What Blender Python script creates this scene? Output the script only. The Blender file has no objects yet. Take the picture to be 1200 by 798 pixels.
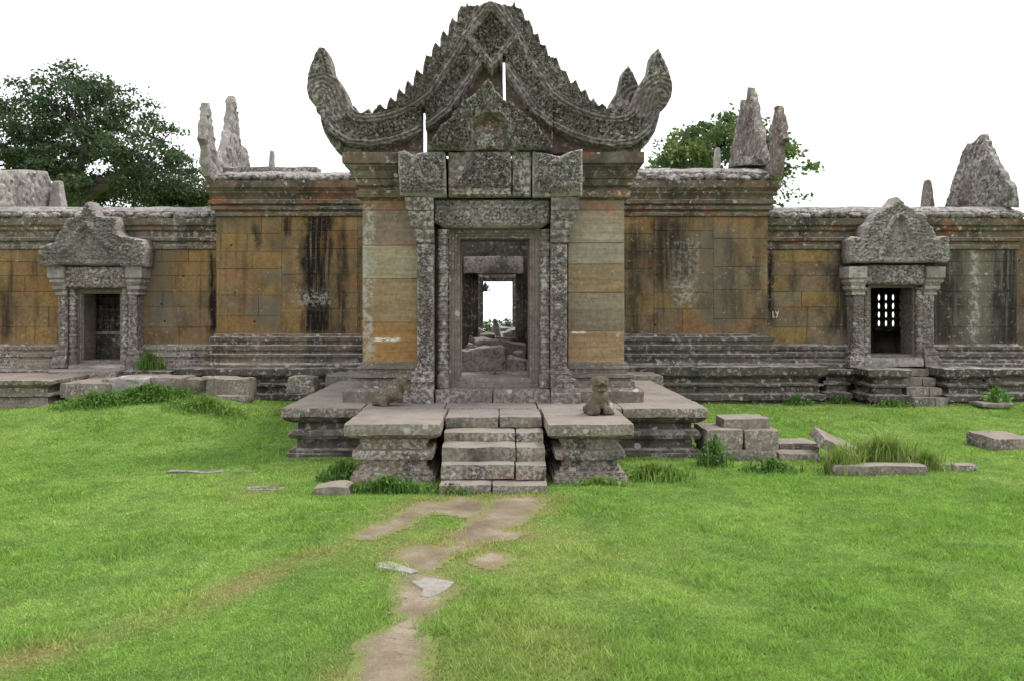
import bpy, bmesh, math, random
import numpy as np
from mathutils import Vector, Matrix
from mathutils.geometry import delaunay_2d_cdt

random.seed(7)
rng = np.random.default_rng(11)
R = math.radians
scene = bpy.context.scene
COL = scene.collection

# ------------------------------------------------------------------ camera, sky, sun, exposure
EYE = 2.09
F = 1000.0            # focal length in photograph pixels (1200 wide)
VX, VY = 583.0, 358.0   # where the level line of sight meets the photograph
cam_d = bpy.data.cameras.new('camera')
cam = bpy.data.objects.new('camera', cam_d)
COL.objects.link(cam)
cam.location = (0, 0, EYE)
cam.rotation_euler = (R(90), 0, 0)
cam_d.sensor_fit = 'HORIZONTAL'
cam_d.sensor_width = 36.0
cam_d.lens = 36.0 * F / 1200.0
cam_d.shift_x = (600 - VX) / 1200.0
cam_d.shift_y = -(399 - VY) / 1200.0
cam_d.clip_start = 0.05
cam_d.clip_end = 5000
scene.camera = cam

SUN_EL, SUN_AZ = R(60), R(68)          # azimuth from +Y towards +X: high, from the right and a little behind the temple
world = bpy.data.worlds.new('World')
scene.world = world
world.use_nodes = True
wn, wl = world.node_tree.nodes, world.node_tree.links
wn.clear()
wo = wn.new('ShaderNodeOutputWorld')
bg = wn.new('ShaderNodeBackground')
sky = wn.new('ShaderNodeTexSky')
sky.sky_type = 'NISHITA'
sky.sun_disc = False
sky.sun_elevation = SUN_EL
sky.sun_rotation = SUN_AZ
sky.air_density = 1.0
sky.dust_density = 3.0
tc = wn.new('ShaderNodeTexCoord')
mp = wn.new('ShaderNodeMapping')
mp.inputs['Scale'].default_value = (1.6, 1.6, 5.0)
nz = wn.new('ShaderNodeTexNoise')
nz.inputs['Scale'].default_value = 2.2
nz.inputs['Detail'].default_value = 7
rp = wn.new('ShaderNodeValToRGB')
rp.color_ramp.elements[0].position = 0.3
rp.color_ramp.elements[0].color = (8.7, 9.0, 9.5, 1)
rp.color_ramp.elements[1].position = 0.7
rp.color_ramp.elements[1].color = (11.2, 11.3, 11.4, 1)
mx = wn.new('ShaderNodeMix')
mx.data_type = 'RGBA'
mx.inputs[0].default_value = 0.93
wl.new(tc.outputs['Generated'], mp.inputs['Vector'])
wl.new(mp.outputs['Vector'], nz.inputs['Vector'])
wl.new(nz.outputs['Fac'], rp.inputs['Fac'])
wl.new(sky.outputs['Color'], mx.inputs[6])
wl.new(rp.outputs['Color'], mx.inputs[7])
wl.new(mx.outputs[2], bg.inputs['Color'])
bg.inputs['Strength'].default_value = 0.1
wl.new(bg.outputs['Background'], wo.inputs['Surface'])

sun_d = bpy.data.lights.new('sun', 'SUN')
sun_d.energy = 1.5
sun_d.angle = R(12)
sun_d.color = (1.0, 0.96, 0.9)
sun = bpy.data.objects.new('sun', sun_d)
COL.objects.link(sun)
sd = Vector((math.sin(SUN_AZ) * math.cos(SUN_EL), math.cos(SUN_AZ) * math.cos(SUN_EL), math.sin(SUN_EL)))
sun.rotation_euler = (-sd).to_track_quat('-Z', 'Y').to_euler()
sun.location = sd * 60

vs = scene.view_settings
vs.view_transform = 'Standard'
vs.look = 'None'
vs.exposure = 0.68
vs.gamma = 1.0
vs.use_curve_mapping = False


# ------------------------------------------------------------------ numbers: photograph -> metres at a known depth
def X(px, Y): return (px - VX) * Y / F
def Z(py, Y): return EYE - (py - VY) * Y / F
def G(px, py, z=0.0):                     # point of the ground seen at a pixel
    Y = (EYE - z) * F / (py - VY)
    return X(px, Y), Y


# ------------------------------------------------------------------ noise (vectorised)
def _hash(ix, iy, iz, s=0):
    h = (ix.astype(np.int64) * 374761393 + iy.astype(np.int64) * 668265263 + iz.astype(np.int64) * 2147483647 + s * 974634777) & 0xffffffff
    h = ((h ^ (h >> 13)) * 1274126177) & 0xffffffff
    h = ((h ^ (h >> 16)) * 2246822519) & 0xffffffff
    return ((h ^ (h >> 15)) & 0xffffff) / float(0xffffff)

def vnoise(P, s=0):
    P = np.asarray(P, float)
    i = np.floor(P).astype(np.int64)
    f = P - i
    f = f * f * (3 - 2 * f)
    out = 0
    for a in (0, 1):
        for b in (0, 1):
            for c in (0, 1):
                w = (f[:, 0] if a else 1 - f[:, 0]) * (f[:, 1] if b else 1 - f[:, 1]) * (f[:, 2] if c else 1 - f[:, 2])
                out = out + w * _hash(i[:, 0] + a, i[:, 1] + b, i[:, 2] + c, s)
    return out

def fbm(P, octv=3, s=0):
    P = np.asarray(P, float)
    t, a, n = 0, 0.5, 0
    for k in range(octv):
        t = t + a * vnoise(P * (2.03 ** k) + 17.3 * k, s + k)
        n += a
        a *= 0.5
    return t / n

def cell(u, v, s=0):                       # 2-D cellular noise: F1, F2, id
    iu, iv = np.floor(u).astype(np.int64), np.floor(v).astype(np.int64)
    f1 = np.full(u.shape, 9.0); f2 = np.full(u.shape, 9.0); idn = np.zeros(u.shape)
    zz = np.zeros_like(iu)
    for a in (-1, 0, 1):
        for b in (-1, 0, 1):
            cu = iu + a + 0.1 + 0.8 * _hash(iu + a, iv + b, zz, s)
            cv = iv + b + 0.1 + 0.8 * _hash(iu + a, iv + b, zz, s + 9)
            d = np.hypot(u - cu, v - cv)
            nid = _hash(iu + a, iv + b, zz, s + 21)
            m = d < f1
            f2 = np.where(m, f1, np.minimum(f2, d))
            idn = np.where(m, nid, idn)
            f1 = np.where(m, d, f1)
    return f1, f2, idn

def sstep(a, b, x):
    t = np.clip((x - a) / (b - a), 0, 1)
    return t * t * (3 - 2 * t)

def wear(V, amp, freq=5.0, s=0):
    V = np.asarray(V, float)
    o = np.stack([fbm(V * freq + k * 31.7, 3, s + k * 5) - 0.5 for k in range(3)], 1)
    return V + o * 2 * amp

def pdist(P, poly, closed=True):           # distance of points to a polyline, plus arc length at the foot
    P = np.asarray(P, float); Q = np.asarray(poly, float)
    n = len(Q)
    best = np.full(len(P), 1e9); arc = np.zeros(len(P)); acc = 0.0
    for i in range(n if closed else n - 1):
        a, b = Q[i], Q[(i + 1) % n]
        ab = b - a; L = float(np.hypot(*ab)) + 1e-9
        t = np.clip(((P - a) @ ab) / L ** 2, 0, 1)
        d = np.hypot(P[:, 0] - (a[0] + t * ab[0]), P[:, 1] - (a[1] + t * ab[1]))
        m = d < best
        arc = np.where(m, acc + t * L, arc)
        best = np.where(m, d, best)
        acc += L
    return best, arc

def inside(P, poly):
    P = np.asarray(P, float); Q = np.asarray(poly, float)
    c = np.zeros(len(P), bool); n = len(Q); j = n - 1
    for i in range(n):
        xi, yi = Q[i]; xj, yj = Q[j]
        if yi != yj:
            c ^= ((yi > P[:, 1]) != (yj > P[:, 1])) & (P[:, 0] < (xj - xi) * (P[:, 1] - yi) / (yj - yi) + xi)
        j = i
    return c

def resample(poly, step, closed=True):
    Q = [Vector(p) for p in poly]; out = []
    n = len(Q)
    for i in range(n if closed else n - 1):
        a, b = Q[i], Q[(i + 1) % n]
        k = max(1, int(round((b - a).length / step)))
        for q in range(k):
            out.append(tuple(a.lerp(b, q / k)))
    if not closed: out.append(tuple(Q[-1]))
    return out


# ------------------------------------------------------------------ mesh builder
class MB:
    def __init__(self): self.v = []; self.f = []; self.c = []; self.n = 0
    def add(self, V, Fc, col=None):
        V = np.asarray(V, float)
        self.v.append(V)
        o = self.n
        self.f.extend([tuple(int(i) + o for i in fc) for fc in Fc])
        if col is None: col = (0.5, 0.5, 0.5)
        col = np.asarray(col, float)
        if col.ndim == 1: col = np.tile(col, (len(V), 1))
        self.c.append(col)
        self.n += len(V)
        return self
    def verts(self): return np.concatenate(self.v)
    def build(self, name, mat, parent=None, smooth=True, angle=38, origin=None, fix=True):
        V = self.verts(); Cc = np.concatenate(self.c)
        if origin is None:
            origin = (0, 0, 0) if parent is not None else ((V[:, 0].min() + V[:, 0].max()) / 2, (V[:, 1].min() + V[:, 1].max()) / 2, V[:, 2].min())
        org = np.array(origin, float)
        me = bpy.data.meshes.new(name)
        me.from_pydata((V - org).tolist(), [], self.f)
        if fix:
            bm = bmesh.new(); bm.from_mesh(me)
            bmesh.ops.recalc_face_normals(bm, faces=bm.faces)
            bm.to_mesh(me); bm.free()
        at = me.color_attributes.new('bc', 'FLOAT_COLOR', 'POINT')
        at.data.foreach_set('color', np.concatenate([Cc, np.ones((len(Cc), 1))], 1).astype(np.float32).ravel())
        if smooth:
            me.shade_smooth()
            if angle: me.set_sharp_from_angle(angle=R(angle))
        me.materials.append(mat)
        ob = bpy.data.objects.new(name, me)
        COL.objects.link(ob)
        ob.location = origin
        if parent is not None:
            ob.parent = parent
            p = parent; off = Vector((0, 0, 0))
            while p is not None: off += p.location; p = p.parent
            ob.location = Vector(origin) - off
        return ob

def tag(o, label, cat, group=None, kind=None):
    if label: o['label'] = label
    if cat: o['category'] = cat
    if group: o['group'] = group
    if kind: o['kind'] = kind
    return o

def thing(name, loc, label, cat, group=None):
    o = bpy.data.objects.new(name, None); COL.objects.link(o)
    o.location = loc; o.empty_display_size = 0.2
    return tag(o, label, cat, group)

def part_empty(name, parent):
    o = bpy.data.objects.new(name, None); COL.objects.link(o)
    o.parent = parent
    p = parent; off = Vector((0, 0, 0))
    while p is not None: off += p.location; p = p.parent
    o.location = -off
    return o

# --- solids
def grid_faces(nu, nv, cu=False, cv=False):
    fs = []
    for i in range(nu if cu else nu - 1):
        for j in range(nv if cv else nv - 1):
            a = i * nv + j; b = ((i + 1) % nu) * nv + j
            c = ((i + 1) % nu) * nv + (j + 1) % nv; d = i * nv + (j + 1) % nv
            fs.append((a, b, c, d))
    return fs

def sweep(mb, path, prof, closed_path=False, closed_prof=True, step=0.14, pstep=0.12, amp=0.012, freq=4.0, cap=True, col=None, mod=None, side=1):
    """path (x, y); prof (offset outward, z); outward is to the right of the path when side = 1"""
    n = len(path); Q = [Vector(p) for p in path]
    nor = []
    def sn(a, b):
        d = (b - a).normalized(); return Vector((d.y, -d.x)) * side
    for i in range(n):
        if closed_path: n1, n2 = sn(Q[i - 1], Q[i]), sn(Q[i], Q[(i + 1) % n])
        else:
            n1 = sn(Q[i - 1], Q[i]) if i > 0 else None
            n2 = sn(Q[i], Q[i + 1]) if i < n - 1 else None
            n1 = n1 or n2; n2 = n2 or n1
        nor.append((n1 + n2) / max(0.2, 1 + n1.dot(n2)))
    P = resample(prof, pstep, closed_prof)
    pp, pn = [], []
    for i in range(n if closed_path else n - 1):
        a, b = Q[i], Q[(i + 1) % n]; na, nb = nor[i], nor[(i + 1) % n]
        k = max(1, int(round((b - a).length / step)))
        for q in range(k): pp.append(a.lerp(b, q / k)); pn.append(na.lerp(nb, q / k))
    if not closed_path: pp.append(Q[-1]); pn.append(nor[-1])
    pp = np.array([tuple(p) for p in pp]); pn = np.array([tuple(p) for p in pn]); P = np.array(P)
    nu, nv = len(pp), len(P)
    V = np.zeros((nu, nv, 3))
    V[:, :, 0] = pp[:, None, 0] + pn[:, None, 0] * P[None, :, 0]
    V[:, :, 1] = pp[:, None, 1] + pn[:, None, 1] * P[None, :, 0]
    V[:, :, 2] = P[None, :, 1]
    V = V.reshape(-1, 3)
    if amp: V = wear(V, amp, freq)
    fs = grid_faces(nu, nv, closed_path, closed_prof)
    if cap and not closed_path:
        fs.append(tuple(range(nv))); fs.append(tuple((nu - 1) * nv + j for j in reversed(range(nv))))
    if cap and closed_path and not closed_prof:
        fs.append(tuple(i * nv for i in range(nu))); fs.append(tuple(i * nv + nv - 1 for i in reversed(range(nu))))
    mb.add(V, fs, col)
    return mb

def loft(mb, poly, prof, **k):              # plan polygon counter-clockwise, open profile bottom -> top
    return sweep(mb, poly, prof, closed_path=True, closed_prof=False, **k)

def rect(x0, x1, y0, y1): return [(x0, y0), (x1, y0), (x1, y1), (x0, y1)]

def rbox(mb, c, size, rot=(0, 0, 0), r=0.03, seg=0.09, amp=0.015, freq=4.0, col=None, taper=(1, 1), seed=0, shear=(0, 0)):
    """weathered block: rounded box, worn by noise"""
    h = [s / 2 for s in size]
    ns = [max(3, min(14, int(s / seg) + 1)) for s in size]
    pts = {}; V = []; Fc = []
    def vid(i, j, k):
        key = (i, j, k)
        if key not in pts:
            pts[key] = len(V)
            V.append([-h[0] + size[0] * i / ns[0], -h[1] + size[1] * j / ns[1], -h[2] + size[2] * k / ns[2]])
        return pts[key]
    for ax in range(3):
        u, w = [a for a in range(3) if a != ax]
        for e in (0, ns[ax]):
            for i in range(ns[u]):
                for j in range(ns[w]):
                    q = []
                    for (a, b) in ((0, 0), (1, 0), (1, 1), (0, 1)):
                        ix = [0, 0, 0]; ix[ax] = e; ix[u] = i + a; ix[w] = j + b
                        q.append(vid(*ix))
                    Fc.append(tuple(q))
    V = np.array(V); H = np.array(h)
    r = min(r, min(h) * 0.9)
    inner = np.clip(V, -(H - r), H - r)
    d = V - inner; L = np.linalg.norm(d, axis=1, keepdims=True)
    V = np.where(L > 1e-6, inner + d / np.maximum(L, 1e-6) * r, V)
    t = (V[:, 2] + h[2]) / size[2]
    V[:, 0] *= 1 + (taper[0] - 1) * t; V[:, 1] *= 1 + (taper[1] - 1) * t
    V[:, 0] += shear[0] * t; V[:, 1] += shear[1] * t
    V = wear(V + 13.7 * seed, amp, freq) - 13.7 * seed
    M = np.array(Matrix.Rotation(rot[2], 3, 'Z') @ Matrix.Rotation(rot[1], 3, 'Y') @ Matrix.Rotation(rot[0], 3, 'X'))
    V = V @ M.T + np.array(c)
    return mb.add(V, Fc, col)

def boxpx(mb, x0, x1, y0, y1, Y, depth, **k):
    k.setdefault('amp', .026)   # block whose front face fills a pixel box at depth Y
    a, b = X(x0, Y), X(x1, Y); t, bt = Z(y0, Y), Z(y1, Y)
    return rbox(mb, ((a + b) / 2, Y + depth / 2, (t + bt) / 2), (b - a, depth, t - bt), **k)

def lathe(mb, c, prof, n=12, col=None, amp=0.004):
    P = np.array(prof); a = np.linspace(0, 2 * math.pi, n, endpoint=False) + math.pi / n
    V = np.zeros((n, len(P), 3))
    V[:, :, 0] = c[0] + np.cos(a)[:, None] * P[None, :, 0]
    V[:, :, 1] = c[1] + np.sin(a)[:, None] * P[None, :, 0]
    V[:, :, 2] = P[None, :, 1]
    fs = grid_faces(n, len(P), True, False)
    fs.append(tuple(i * len(P) for i in range(n))); fs.append(tuple(i * len(P) + len(P) - 1 for i in reversed(range(n))))
    return mb.add(wear(V.reshape(-1, 3), amp, 9), fs, col)

def tube(mb, pts, rad, n=8, col=None):
    P = [Vector(p) for p in pts]; V = []; m = len(P)
    for i in range(m):
        d = (P[min(i + 1, m - 1)] - P[max(i - 1, 0)]).normalized()
        a = d.orthogonal().normalized(); b = d.cross(a)
        for k in range(n):
            t = 2 * math.pi * k / n
            V.append(tuple(P[i] + (a * math.cos(t) + b * math.sin(t)) * rad[i]))
    fs = grid_faces(m, n, False, True)
    fs.append(tuple(range(n))); fs.append(tuple((m - 1) * n + k for k in reversed(range(n))))
    return mb.add(V, fs, col)

def relief(mb, outline, Y, thick, hfun, res=2.0, col=None, amp=0.006, edge=None, outer=None):
    """carved slab: outline in photograph pixels laid out on the plane at depth Y (real metres), relief heights from hfun(px, py) in metres"""
    O = resample(outline, edge or res)
    lo = np.min(O, 0); hi = np.max(O, 0)
    gx = np.arange(lo[0], hi[0], res); gy = np.arange(lo[1], hi[1], res * 0.87)
    gxx, gyy = np.meshgrid(gx, gy)
    gxx = gxx + ((np.arange(len(gy)) % 2) * res * 0.5)[:, None]
    Pn = np.stack([gxx.ravel(), gyy.ravel()], 1)
    Pn = Pn[inside(Pn, O)]
    d, _ = pdist(Pn, O)
    Pn = Pn[d > res * 0.55]
    nO = len(O)
    allp = [Vector(p) for p in O] + [Vector(p) for p in Pn]
    vo, eo, fo, ov, oe, of = delaunay_2d_cdt(allp, [(i, (i + 1) % nO) for i in range(nO)], [], 1, 1e-5)
    V2 = np.array([tuple(p) for p in vo])
    db, _ = pdist(V2, O)
    if outer is None:
        h = hfun(V2[:, 0], V2[:, 1], db)
        h = np.where(db < 1e-3, np.minimum(h, 0.0), h)
    else: h = hfun(V2[:, 0], V2[:, 1], pdist(V2, outer)[0])
    n = len(V2)
    xs = X(V2[:, 0], Y); zs = Z(V2[:, 1], Y)
    A = np.stack([xs, Y - h, zs], 1)
    A = wear(A, amp, 6)
    # boundary loop on the back
    bi = [i for i in range(n) if db[i] < 1e-3]
    key = {tuple(np.round(V2[i], 3)): i for i in bi}
    loop = []
    for p in O:
        k = key.get(tuple(np.round(p, 3)))
        if k is not None and (not loop or loop[-1] != k): loop.append(k)
    B = A.copy(); B[:, 1] = Y + thick
    idx = {k: n + q for q, k in enumerate(loop)}
    VV = np.concatenate([A, B[loop]])
    fs = [tuple(f) for f in fo]
    m = len(loop)
    for q in range(m):
        a, b = loop[q], loop[(q + 1) % m]
        fs.append((a, b, idx[b], idx[a]))
    fs.append(tuple(idx[k] for k in reversed(loop)))
    return mb.add(VV, fs, col)


# ------------------------------------------------------------------ carving patterns (heights in metres; arguments in photograph pixels)
def foliage(px, py, size=6.0, s=0, warp=0.5):
    P = np.stack([px / (size * 2.2), py / (size * 2.2), np.zeros_like(px) + s * 3.1], 1)
    wu = (fbm(P, 2, s) - 0.5) * 2 * warp; wv = (fbm(P + 40, 2, s + 3) - 0.5) * 2 * warp
    f1, f2, idn = cell(px / size + wu, py / size + wv, s)
    leaf = sstep(0.04, 0.26, f2 - f1) * (0.62 + 0.5 * idn) * 1.25 - 0.15
    vein = 0.16 * np.cos(f1 * 16)
    return leaf + vein * (leaf > 0.2)

def rinceau(px, py, size=11.0, s=0):
    """rows of leaf scrolls turning alternately, foliage in between"""
    rh = size * .86
    row = np.floor(py / rh); u = px / size - (row % 2) * .5; i = np.floor(u); z0 = np.zeros(len(i), np.int64)
    h1 = _hash(i.astype(np.int64), row.astype(np.int64), z0, s); h2 = _hash(i.astype(np.int64), row.astype(np.int64), z0, s + 5)
    du = u - i - .5 + (h1 - .5) * .18; dv = (py / rh - row - .5 + (h2 - .5) * .18) * .86
    r = np.hypot(du, dv); a = np.arctan2(dv, du); turn = np.where((i + row) % 2 > .5, 1.0, -1.0)
    sp = .5 + .5 * np.cos(2 * math.pi * r * 4.2 - a * turn + h1 * 6.3)
    leaf = foliage(px, py, size * .38, s + 2)
    k = sstep(.52, .40, r)
    return 1.15 * (k * (.6 * sstep(.3, .72, sp) + .55 * leaf) + (1 - k) * leaf)

def scroll(px, py, cx, cy, rad, turn=1, pitch=5.0, ph=0.0):
    dx, dy = px - cx, py - cy
    r = np.hypot(dx, dy); a = np.arctan2(dy, dx) * turn
    w = 0.5 + 0.5 * np.cos(2 * math.pi * r / pitch - a + ph)
    return w * sstep(rad, rad * 0.8, r), r < rad

def ribs(d, pitch): return 0.5 + 0.5 * np.cos(2 * math.pi * d / pitch)


# ------------------------------------------------------------------ materials
class NT:
    def __init__(self, name):
        self.m = bpy.data.materials.new(name); self.m.use_nodes = True
        self.t = self.m.node_tree; self.t.nodes.clear()
        self.out = self.n('ShaderNodeOutputMaterial')
    def n(self, ty, **k):
        nd = self.t.nodes.new(ty)
        for a, b in k.items(): setattr(nd, a, b)
        return nd
    def l(self, a, b): self.t.links.new(a, b)
    def pos(self, scale=(1, 1, 1), off=(0, 0, 0)):
        if not hasattr(self, 'g'): self.g = self.n('ShaderNodeNewGeometry')
        m = self.n('ShaderNodeMapping'); m.inputs['Scale'].default_value = scale; m.inputs['Location'].default_value = off
        self.l(self.g.outputs['Position'], m.inputs['Vector']); return m.outputs['Vector']
    def noise(self, vec, scale, detail=5, rough=0.55, dist=0.0):
        nd = self.n('ShaderNodeTexNoise'); nd.inputs['Scale'].default_value = scale; nd.inputs['Detail'].default_value = detail
        nd.inputs['Roughness'].default_value = rough; nd.inputs['Distortion'].default_value = dist
        self.l(vec, nd.inputs['Vector']); return nd.outputs['Fac']
    def ramp(self, fac, stops):
        nd = self.n('ShaderNodeValToRGB'); cr = nd.color_ramp
        while len(cr.elements) < len(stops): cr.elements.new(0.5)
        for e, (p, c) in zip(cr.elements, stops):
            e.position = p; e.color = (c, c, c, 1) if isinstance(c, (int, float)) else (*c, 1)
        self.l(fac, nd.inputs['Fac']); return nd.outputs['Color']
    def math(self, op, a, b=None, clamp=False):
        nd = self.n('ShaderNodeMath', operation=op, use_clamp=clamp)
        for i, v in enumerate((a, b)):
            if v is None: continue
            if isinstance(v, (int, float)): nd.inputs[i].default_value = v
            else: self.l(v, nd.inputs[i])
        return nd.outputs[0]
    def mix(self, fac, a, b, mode='MIX'):
        nd = self.n('ShaderNodeMix', data_type='RGBA', blend_type=mode)
        for i, v in ((0, fac), (6, a), (7, b)):
            if isinstance(v, (int, float)): nd.inputs[i].default_value = v if i == 0 else (v, v, v, 1)
            elif isinstance(v, tuple): nd.inputs[i].default_value = (*v, 1)
            else: self.l(v, nd.inputs[i])
        return nd.outputs[2]
    def span(self, v, a, b, soft):          # soft 1 inside [a, b]
        m1 = self.n('ShaderNodeMapRange', interpolation_type='SMOOTHSTEP')
        m1.inputs[1].default_value = a - soft; m1.inputs[2].default_value = a + soft
        self.l(v, m1.inputs[0])
        m2 = self.n('ShaderNodeMapRange', interpolation_type='SMOOTHSTEP')
        m2.inputs[1].default_value = b - soft; m2.inputs[2].default_value = b + soft
        m2.inputs[3].default_value = 1; m2.inputs[4].default_value = 0
        self.l(v, m2.inputs[0])
        return self.math('MULTIPLY', m1.outputs[0], m2.outputs[0])

PALE = (0.47, 0.43, 0.41)
def stone(name, cols, lichen=0.5, black=0.5, streak=0.0, tint=0.0, rust=0.0, bump=0.5, spots=0.5, holes=False, marks=(), grain=0.0, seed=0.0, pale=PALE, top=None, ledge=0.0, lsc=11):
    t = NT(name); P = t.pos(off=(seed, seed * 0.7, seed * 1.3))
    base = t.ramp(t.noise(P, 0.9, 6, 0.6), [(0.3, cols[0]), (0.5, cols[1]), (0.7, cols[2])])
    if tint:
        at = t.n('ShaderNodeAttribute', attribute_name='bc')
        base = t.mix(tint, base, at.outputs['Color'])
    if grain:                               # bedding lines of the sandstone
        gv = t.noise(t.pos((0.7, 0.7, 9), (seed, 0, 0)), 1.6, 6, 0.6, 0.6)
        base = t.mix(grain, base, t.ramp(gv, [(0.35, 0.35), (0.5, 0.5), (0.6, 0.66)]), 'OVERLAY')
    if rust:
        rm = t.math('MULTIPLY', t.ramp(t.noise(t.pos((0.8, 0.8, 2.2), (3 + seed, 0, 0)), 1.3, 6, 0.6), [(0.5, 0.0), (0.64, 1.0)]), rust)
        base = t.mix(rm, base, (0.30, 0.085, 0.03))
    fine = t.noise(P, 16, 8, 0.65)
    base = t.mix(1.0, base, t.ramp(fine, [(0.25, 0.62), (0.5, 1.0), (0.8, 1.3)]), 'MULTIPLY')
    blk = t.ramp(t.noise(t.pos((1, 1, 0.7), (9 + seed, 2, 5)), 2.1, 9, 0.68), [(0.47, 0.0), (0.62, 1.0)])
    base = t.mix(t.math('MULTIPLY', blk, black), base, (0.035, 0.033, 0.03))
    if streak:
        sm = t.ramp(t.noise(t.pos((3.2, 3.2, 0.22), (seed, 7, 1)), 1.2, 7, 0.6, 0.2), [(0.53, 0.0), (0.66, 1.0)])
        sm2 = t.ramp(t.noise(P, 0.55, 3), [(0.4, 0.25), (0.62, 1.0)])
        base = t.mix(t.math('MULTIPLY', t.math('MULTIPLY', sm, sm2), streak), base, (0.03, 0.026, 0.022))
    sep = None
    ln = t.noise(P, lsc, 11, 0.75)
    lmask = None
    for (kind, x0, x1, z0, z1, sx, amt) in marks:
        if sep is None:
            sep = t.n('ShaderNodeSeparateXYZ'); t.l(t.g.outputs['Position'], sep.inputs[0])
        sx_n = t.math('ADD', sep.outputs[0], t.math('MULTIPLY', t.math('SUBTRACT', t.noise(t.pos((1, 1, 0.55)), 3.4, 9, 0.7), 0.5), 0.12 + sx * 4.5))
        m = t.math('MULTIPLY', t.span(sx_n, x0, x1, sx), t.span(sep.outputs[2], z0, z1, 0.012 if kind == 'scratch' else 0.16))
        if kind == 'black':
            rough = t.ramp(t.noise(t.pos((9, 9, 0.5), (1, 1, 2)), 1.3, 8, 0.65), [(0.3, 0.0), (0.5, 1.0)])
            base = t.mix(t.math('MULTIPLY', t.math('MULTIPLY', m, rough), amt), base, (0.014, 0.012, 0.011))
        elif kind == 'pale':
            rough = t.ramp(ln, [(0.46, 0.0), (0.54, 1.0)])
            base = t.mix(t.math('MULTIPLY', t.math('MULTIPLY', m, rough), amt), base, (0.36, 0.35, 0.31))
        elif kind == 'scratch':
            rough = t.ramp(t.noise(t.pos((5, 5, 30)), 2.0, 4), [(0.42, 0.0), (0.5, 1.0)])
            base = t.mix(t.math('MULTIPLY', t.math('MULTIPLY', m, rough), amt), base, (0.75, 0.74, 0.7))
        elif kind == 'red':
            rough = t.ramp(t.noise(P, 5, 6), [(0.35, 0.0), (0.6, 1.0)])
            base = t.mix(t.math('MULTIPLY', t.math('MULTIPLY', m, rough), amt), base, (0.34, 0.10, 0.04))
        elif kind == 'grey':
            base = t.mix(t.math('MULTIPLY', m, amt), base, (0.13, 0.125, 0.105))
        elif kind == 'moss':
            rough = t.ramp(t.noise(P, 6, 6), [(0.4, 0.0), (0.6, 1.0)])
            base = t.mix(t.math('MULTIPLY', t.math('MULTIPLY', m, rough), amt), base, (0.05, 0.09, 0.02))
    if lichen:
        lo = 0.60 - 0.14 * lichen
        l1 = t.ramp(ln, [(lo, 0.0), (lo + 0.07, 1.0)])
        lm = t.ramp(t.noise(t.pos(off=(4 + seed, 8, 2)), 1.1, 4), [(0.36, 0.15), (0.6, 1.0)])
        base = t.mix(t.math('MULTIPLY', t.math('MULTIPLY', l1, lm), 0.85), base, pale)
    if spots:
        vo = t.n('ShaderNodeTexVoronoi'); vo.inputs['Scale'].default_value = 9.0
        wv = t.n('ShaderNodeMix', data_type='VECTOR'); wv.inputs[0].default_value = 0.05
        nn = t.n('ShaderNodeTexNoise'); nn.inputs['Scale'].default_value = 14; nn.inputs['Detail'].default_value = 4
        t.l(P, nn.inputs['Vector']); t.l(P, wv.inputs[4]); t.l(nn.outputs['Color'], wv.inputs[5]); t.l(wv.outputs[1], vo.inputs['Vector'])
        vsep = t.n('ShaderNodeSeparateColor'); t.l(vo.outputs['Color'], vsep.inputs[0])
        pick = t.math('GREATER_THAN', vsep.outputs[0], 1 - 0.45 * spots)
        rad = t.math('MULTIPLY', vsep.outputs[1], 0.42)
        sp = t.math('MULTIPLY', t.math('LESS_THAN', vo.outputs['Distance'], rad), pick)
        base = t.mix(t.math('MULTIPLY', sp, 0.7), base, (0.46, 0.47, 0.40))
    if ledge:                               # lichen grows thickest on the ledges that hold water
        nl_ = t.n('ShaderNodeSeparateXYZ'); t.l(t.g.outputs['Normal'], nl_.inputs[0])
        lg = t.math('MULTIPLY', t.ramp(nl_.outputs[2], [(0.25, 0.0), (0.7, 1.0)]), t.ramp(t.noise(t.pos((1, 1, 2.5), (2, seed, 1)), 4.5, 9, 0.7), [(0.4, 0.0), (0.56, 1.0)]))
        base = t.mix(t.math('MULTIPLY', lg, ledge), base, pale)
    if top:                                 # trodden, rain-washed upper faces keep the bare sandstone colour
        ns = t.n('ShaderNodeSeparateXYZ'); t.l(t.g.outputs['True Normal'], ns.inputs[0])
        tm = t.ramp(ns.outputs[2], [(0.75, 0.0), (0.93, 1.0)])
        tn = t.ramp(t.noise(P, 2.6, 8, 0.65), [(0.3, (0.7, 0.7, 0.7)), (0.5, (1.0, 1.0, 1.0)), (0.7, (1.2, 1.18, 1.15))])
        base = t.mix(t.math('MULTIPLY', tm, 0.88), base, t.mix(1.0, top, tn, 'MULTIPLY'))
    hgt = t.math('ADD', t.math('MULTIPLY', fine, 0.5), t.math('MULTIPLY', t.noise(P, 45, 6, 0.6), 0.3))
    hgt = t.math('ADD', hgt, t.math('MULTIPLY', t.noise(P, 5, 5), 0.6))
    if holes:
        hv = t.n('ShaderNodeTexVoronoi'); hv.inputs['Scale'].default_value = 2.6; hv.inputs['Randomness'].default_value = 0.35
        fl = t.n('ShaderNodeVectorMath', operation='MULTIPLY'); fl.inputs[1].default_value = (1, 0, 1)
        t.l(t.pos((0.95, 1, 1.15), (seed, 0, 0)), fl.inputs[0]); t.l(fl.outputs[0], hv.inputs['Vector'])
        hsep = t.n('ShaderNodeSeparateColor'); t.l(hv.outputs['Color'], hsep.inputs[0])
        hm = t.math('MULTIPLY', t.math('LESS_THAN', hv.outputs['Distance'], 0.06), t.math('GREATER_THAN', hsep.outputs[0], 0.35))
        base = t.mix(hm, base, (0.008, 0.007, 0.006))
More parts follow.
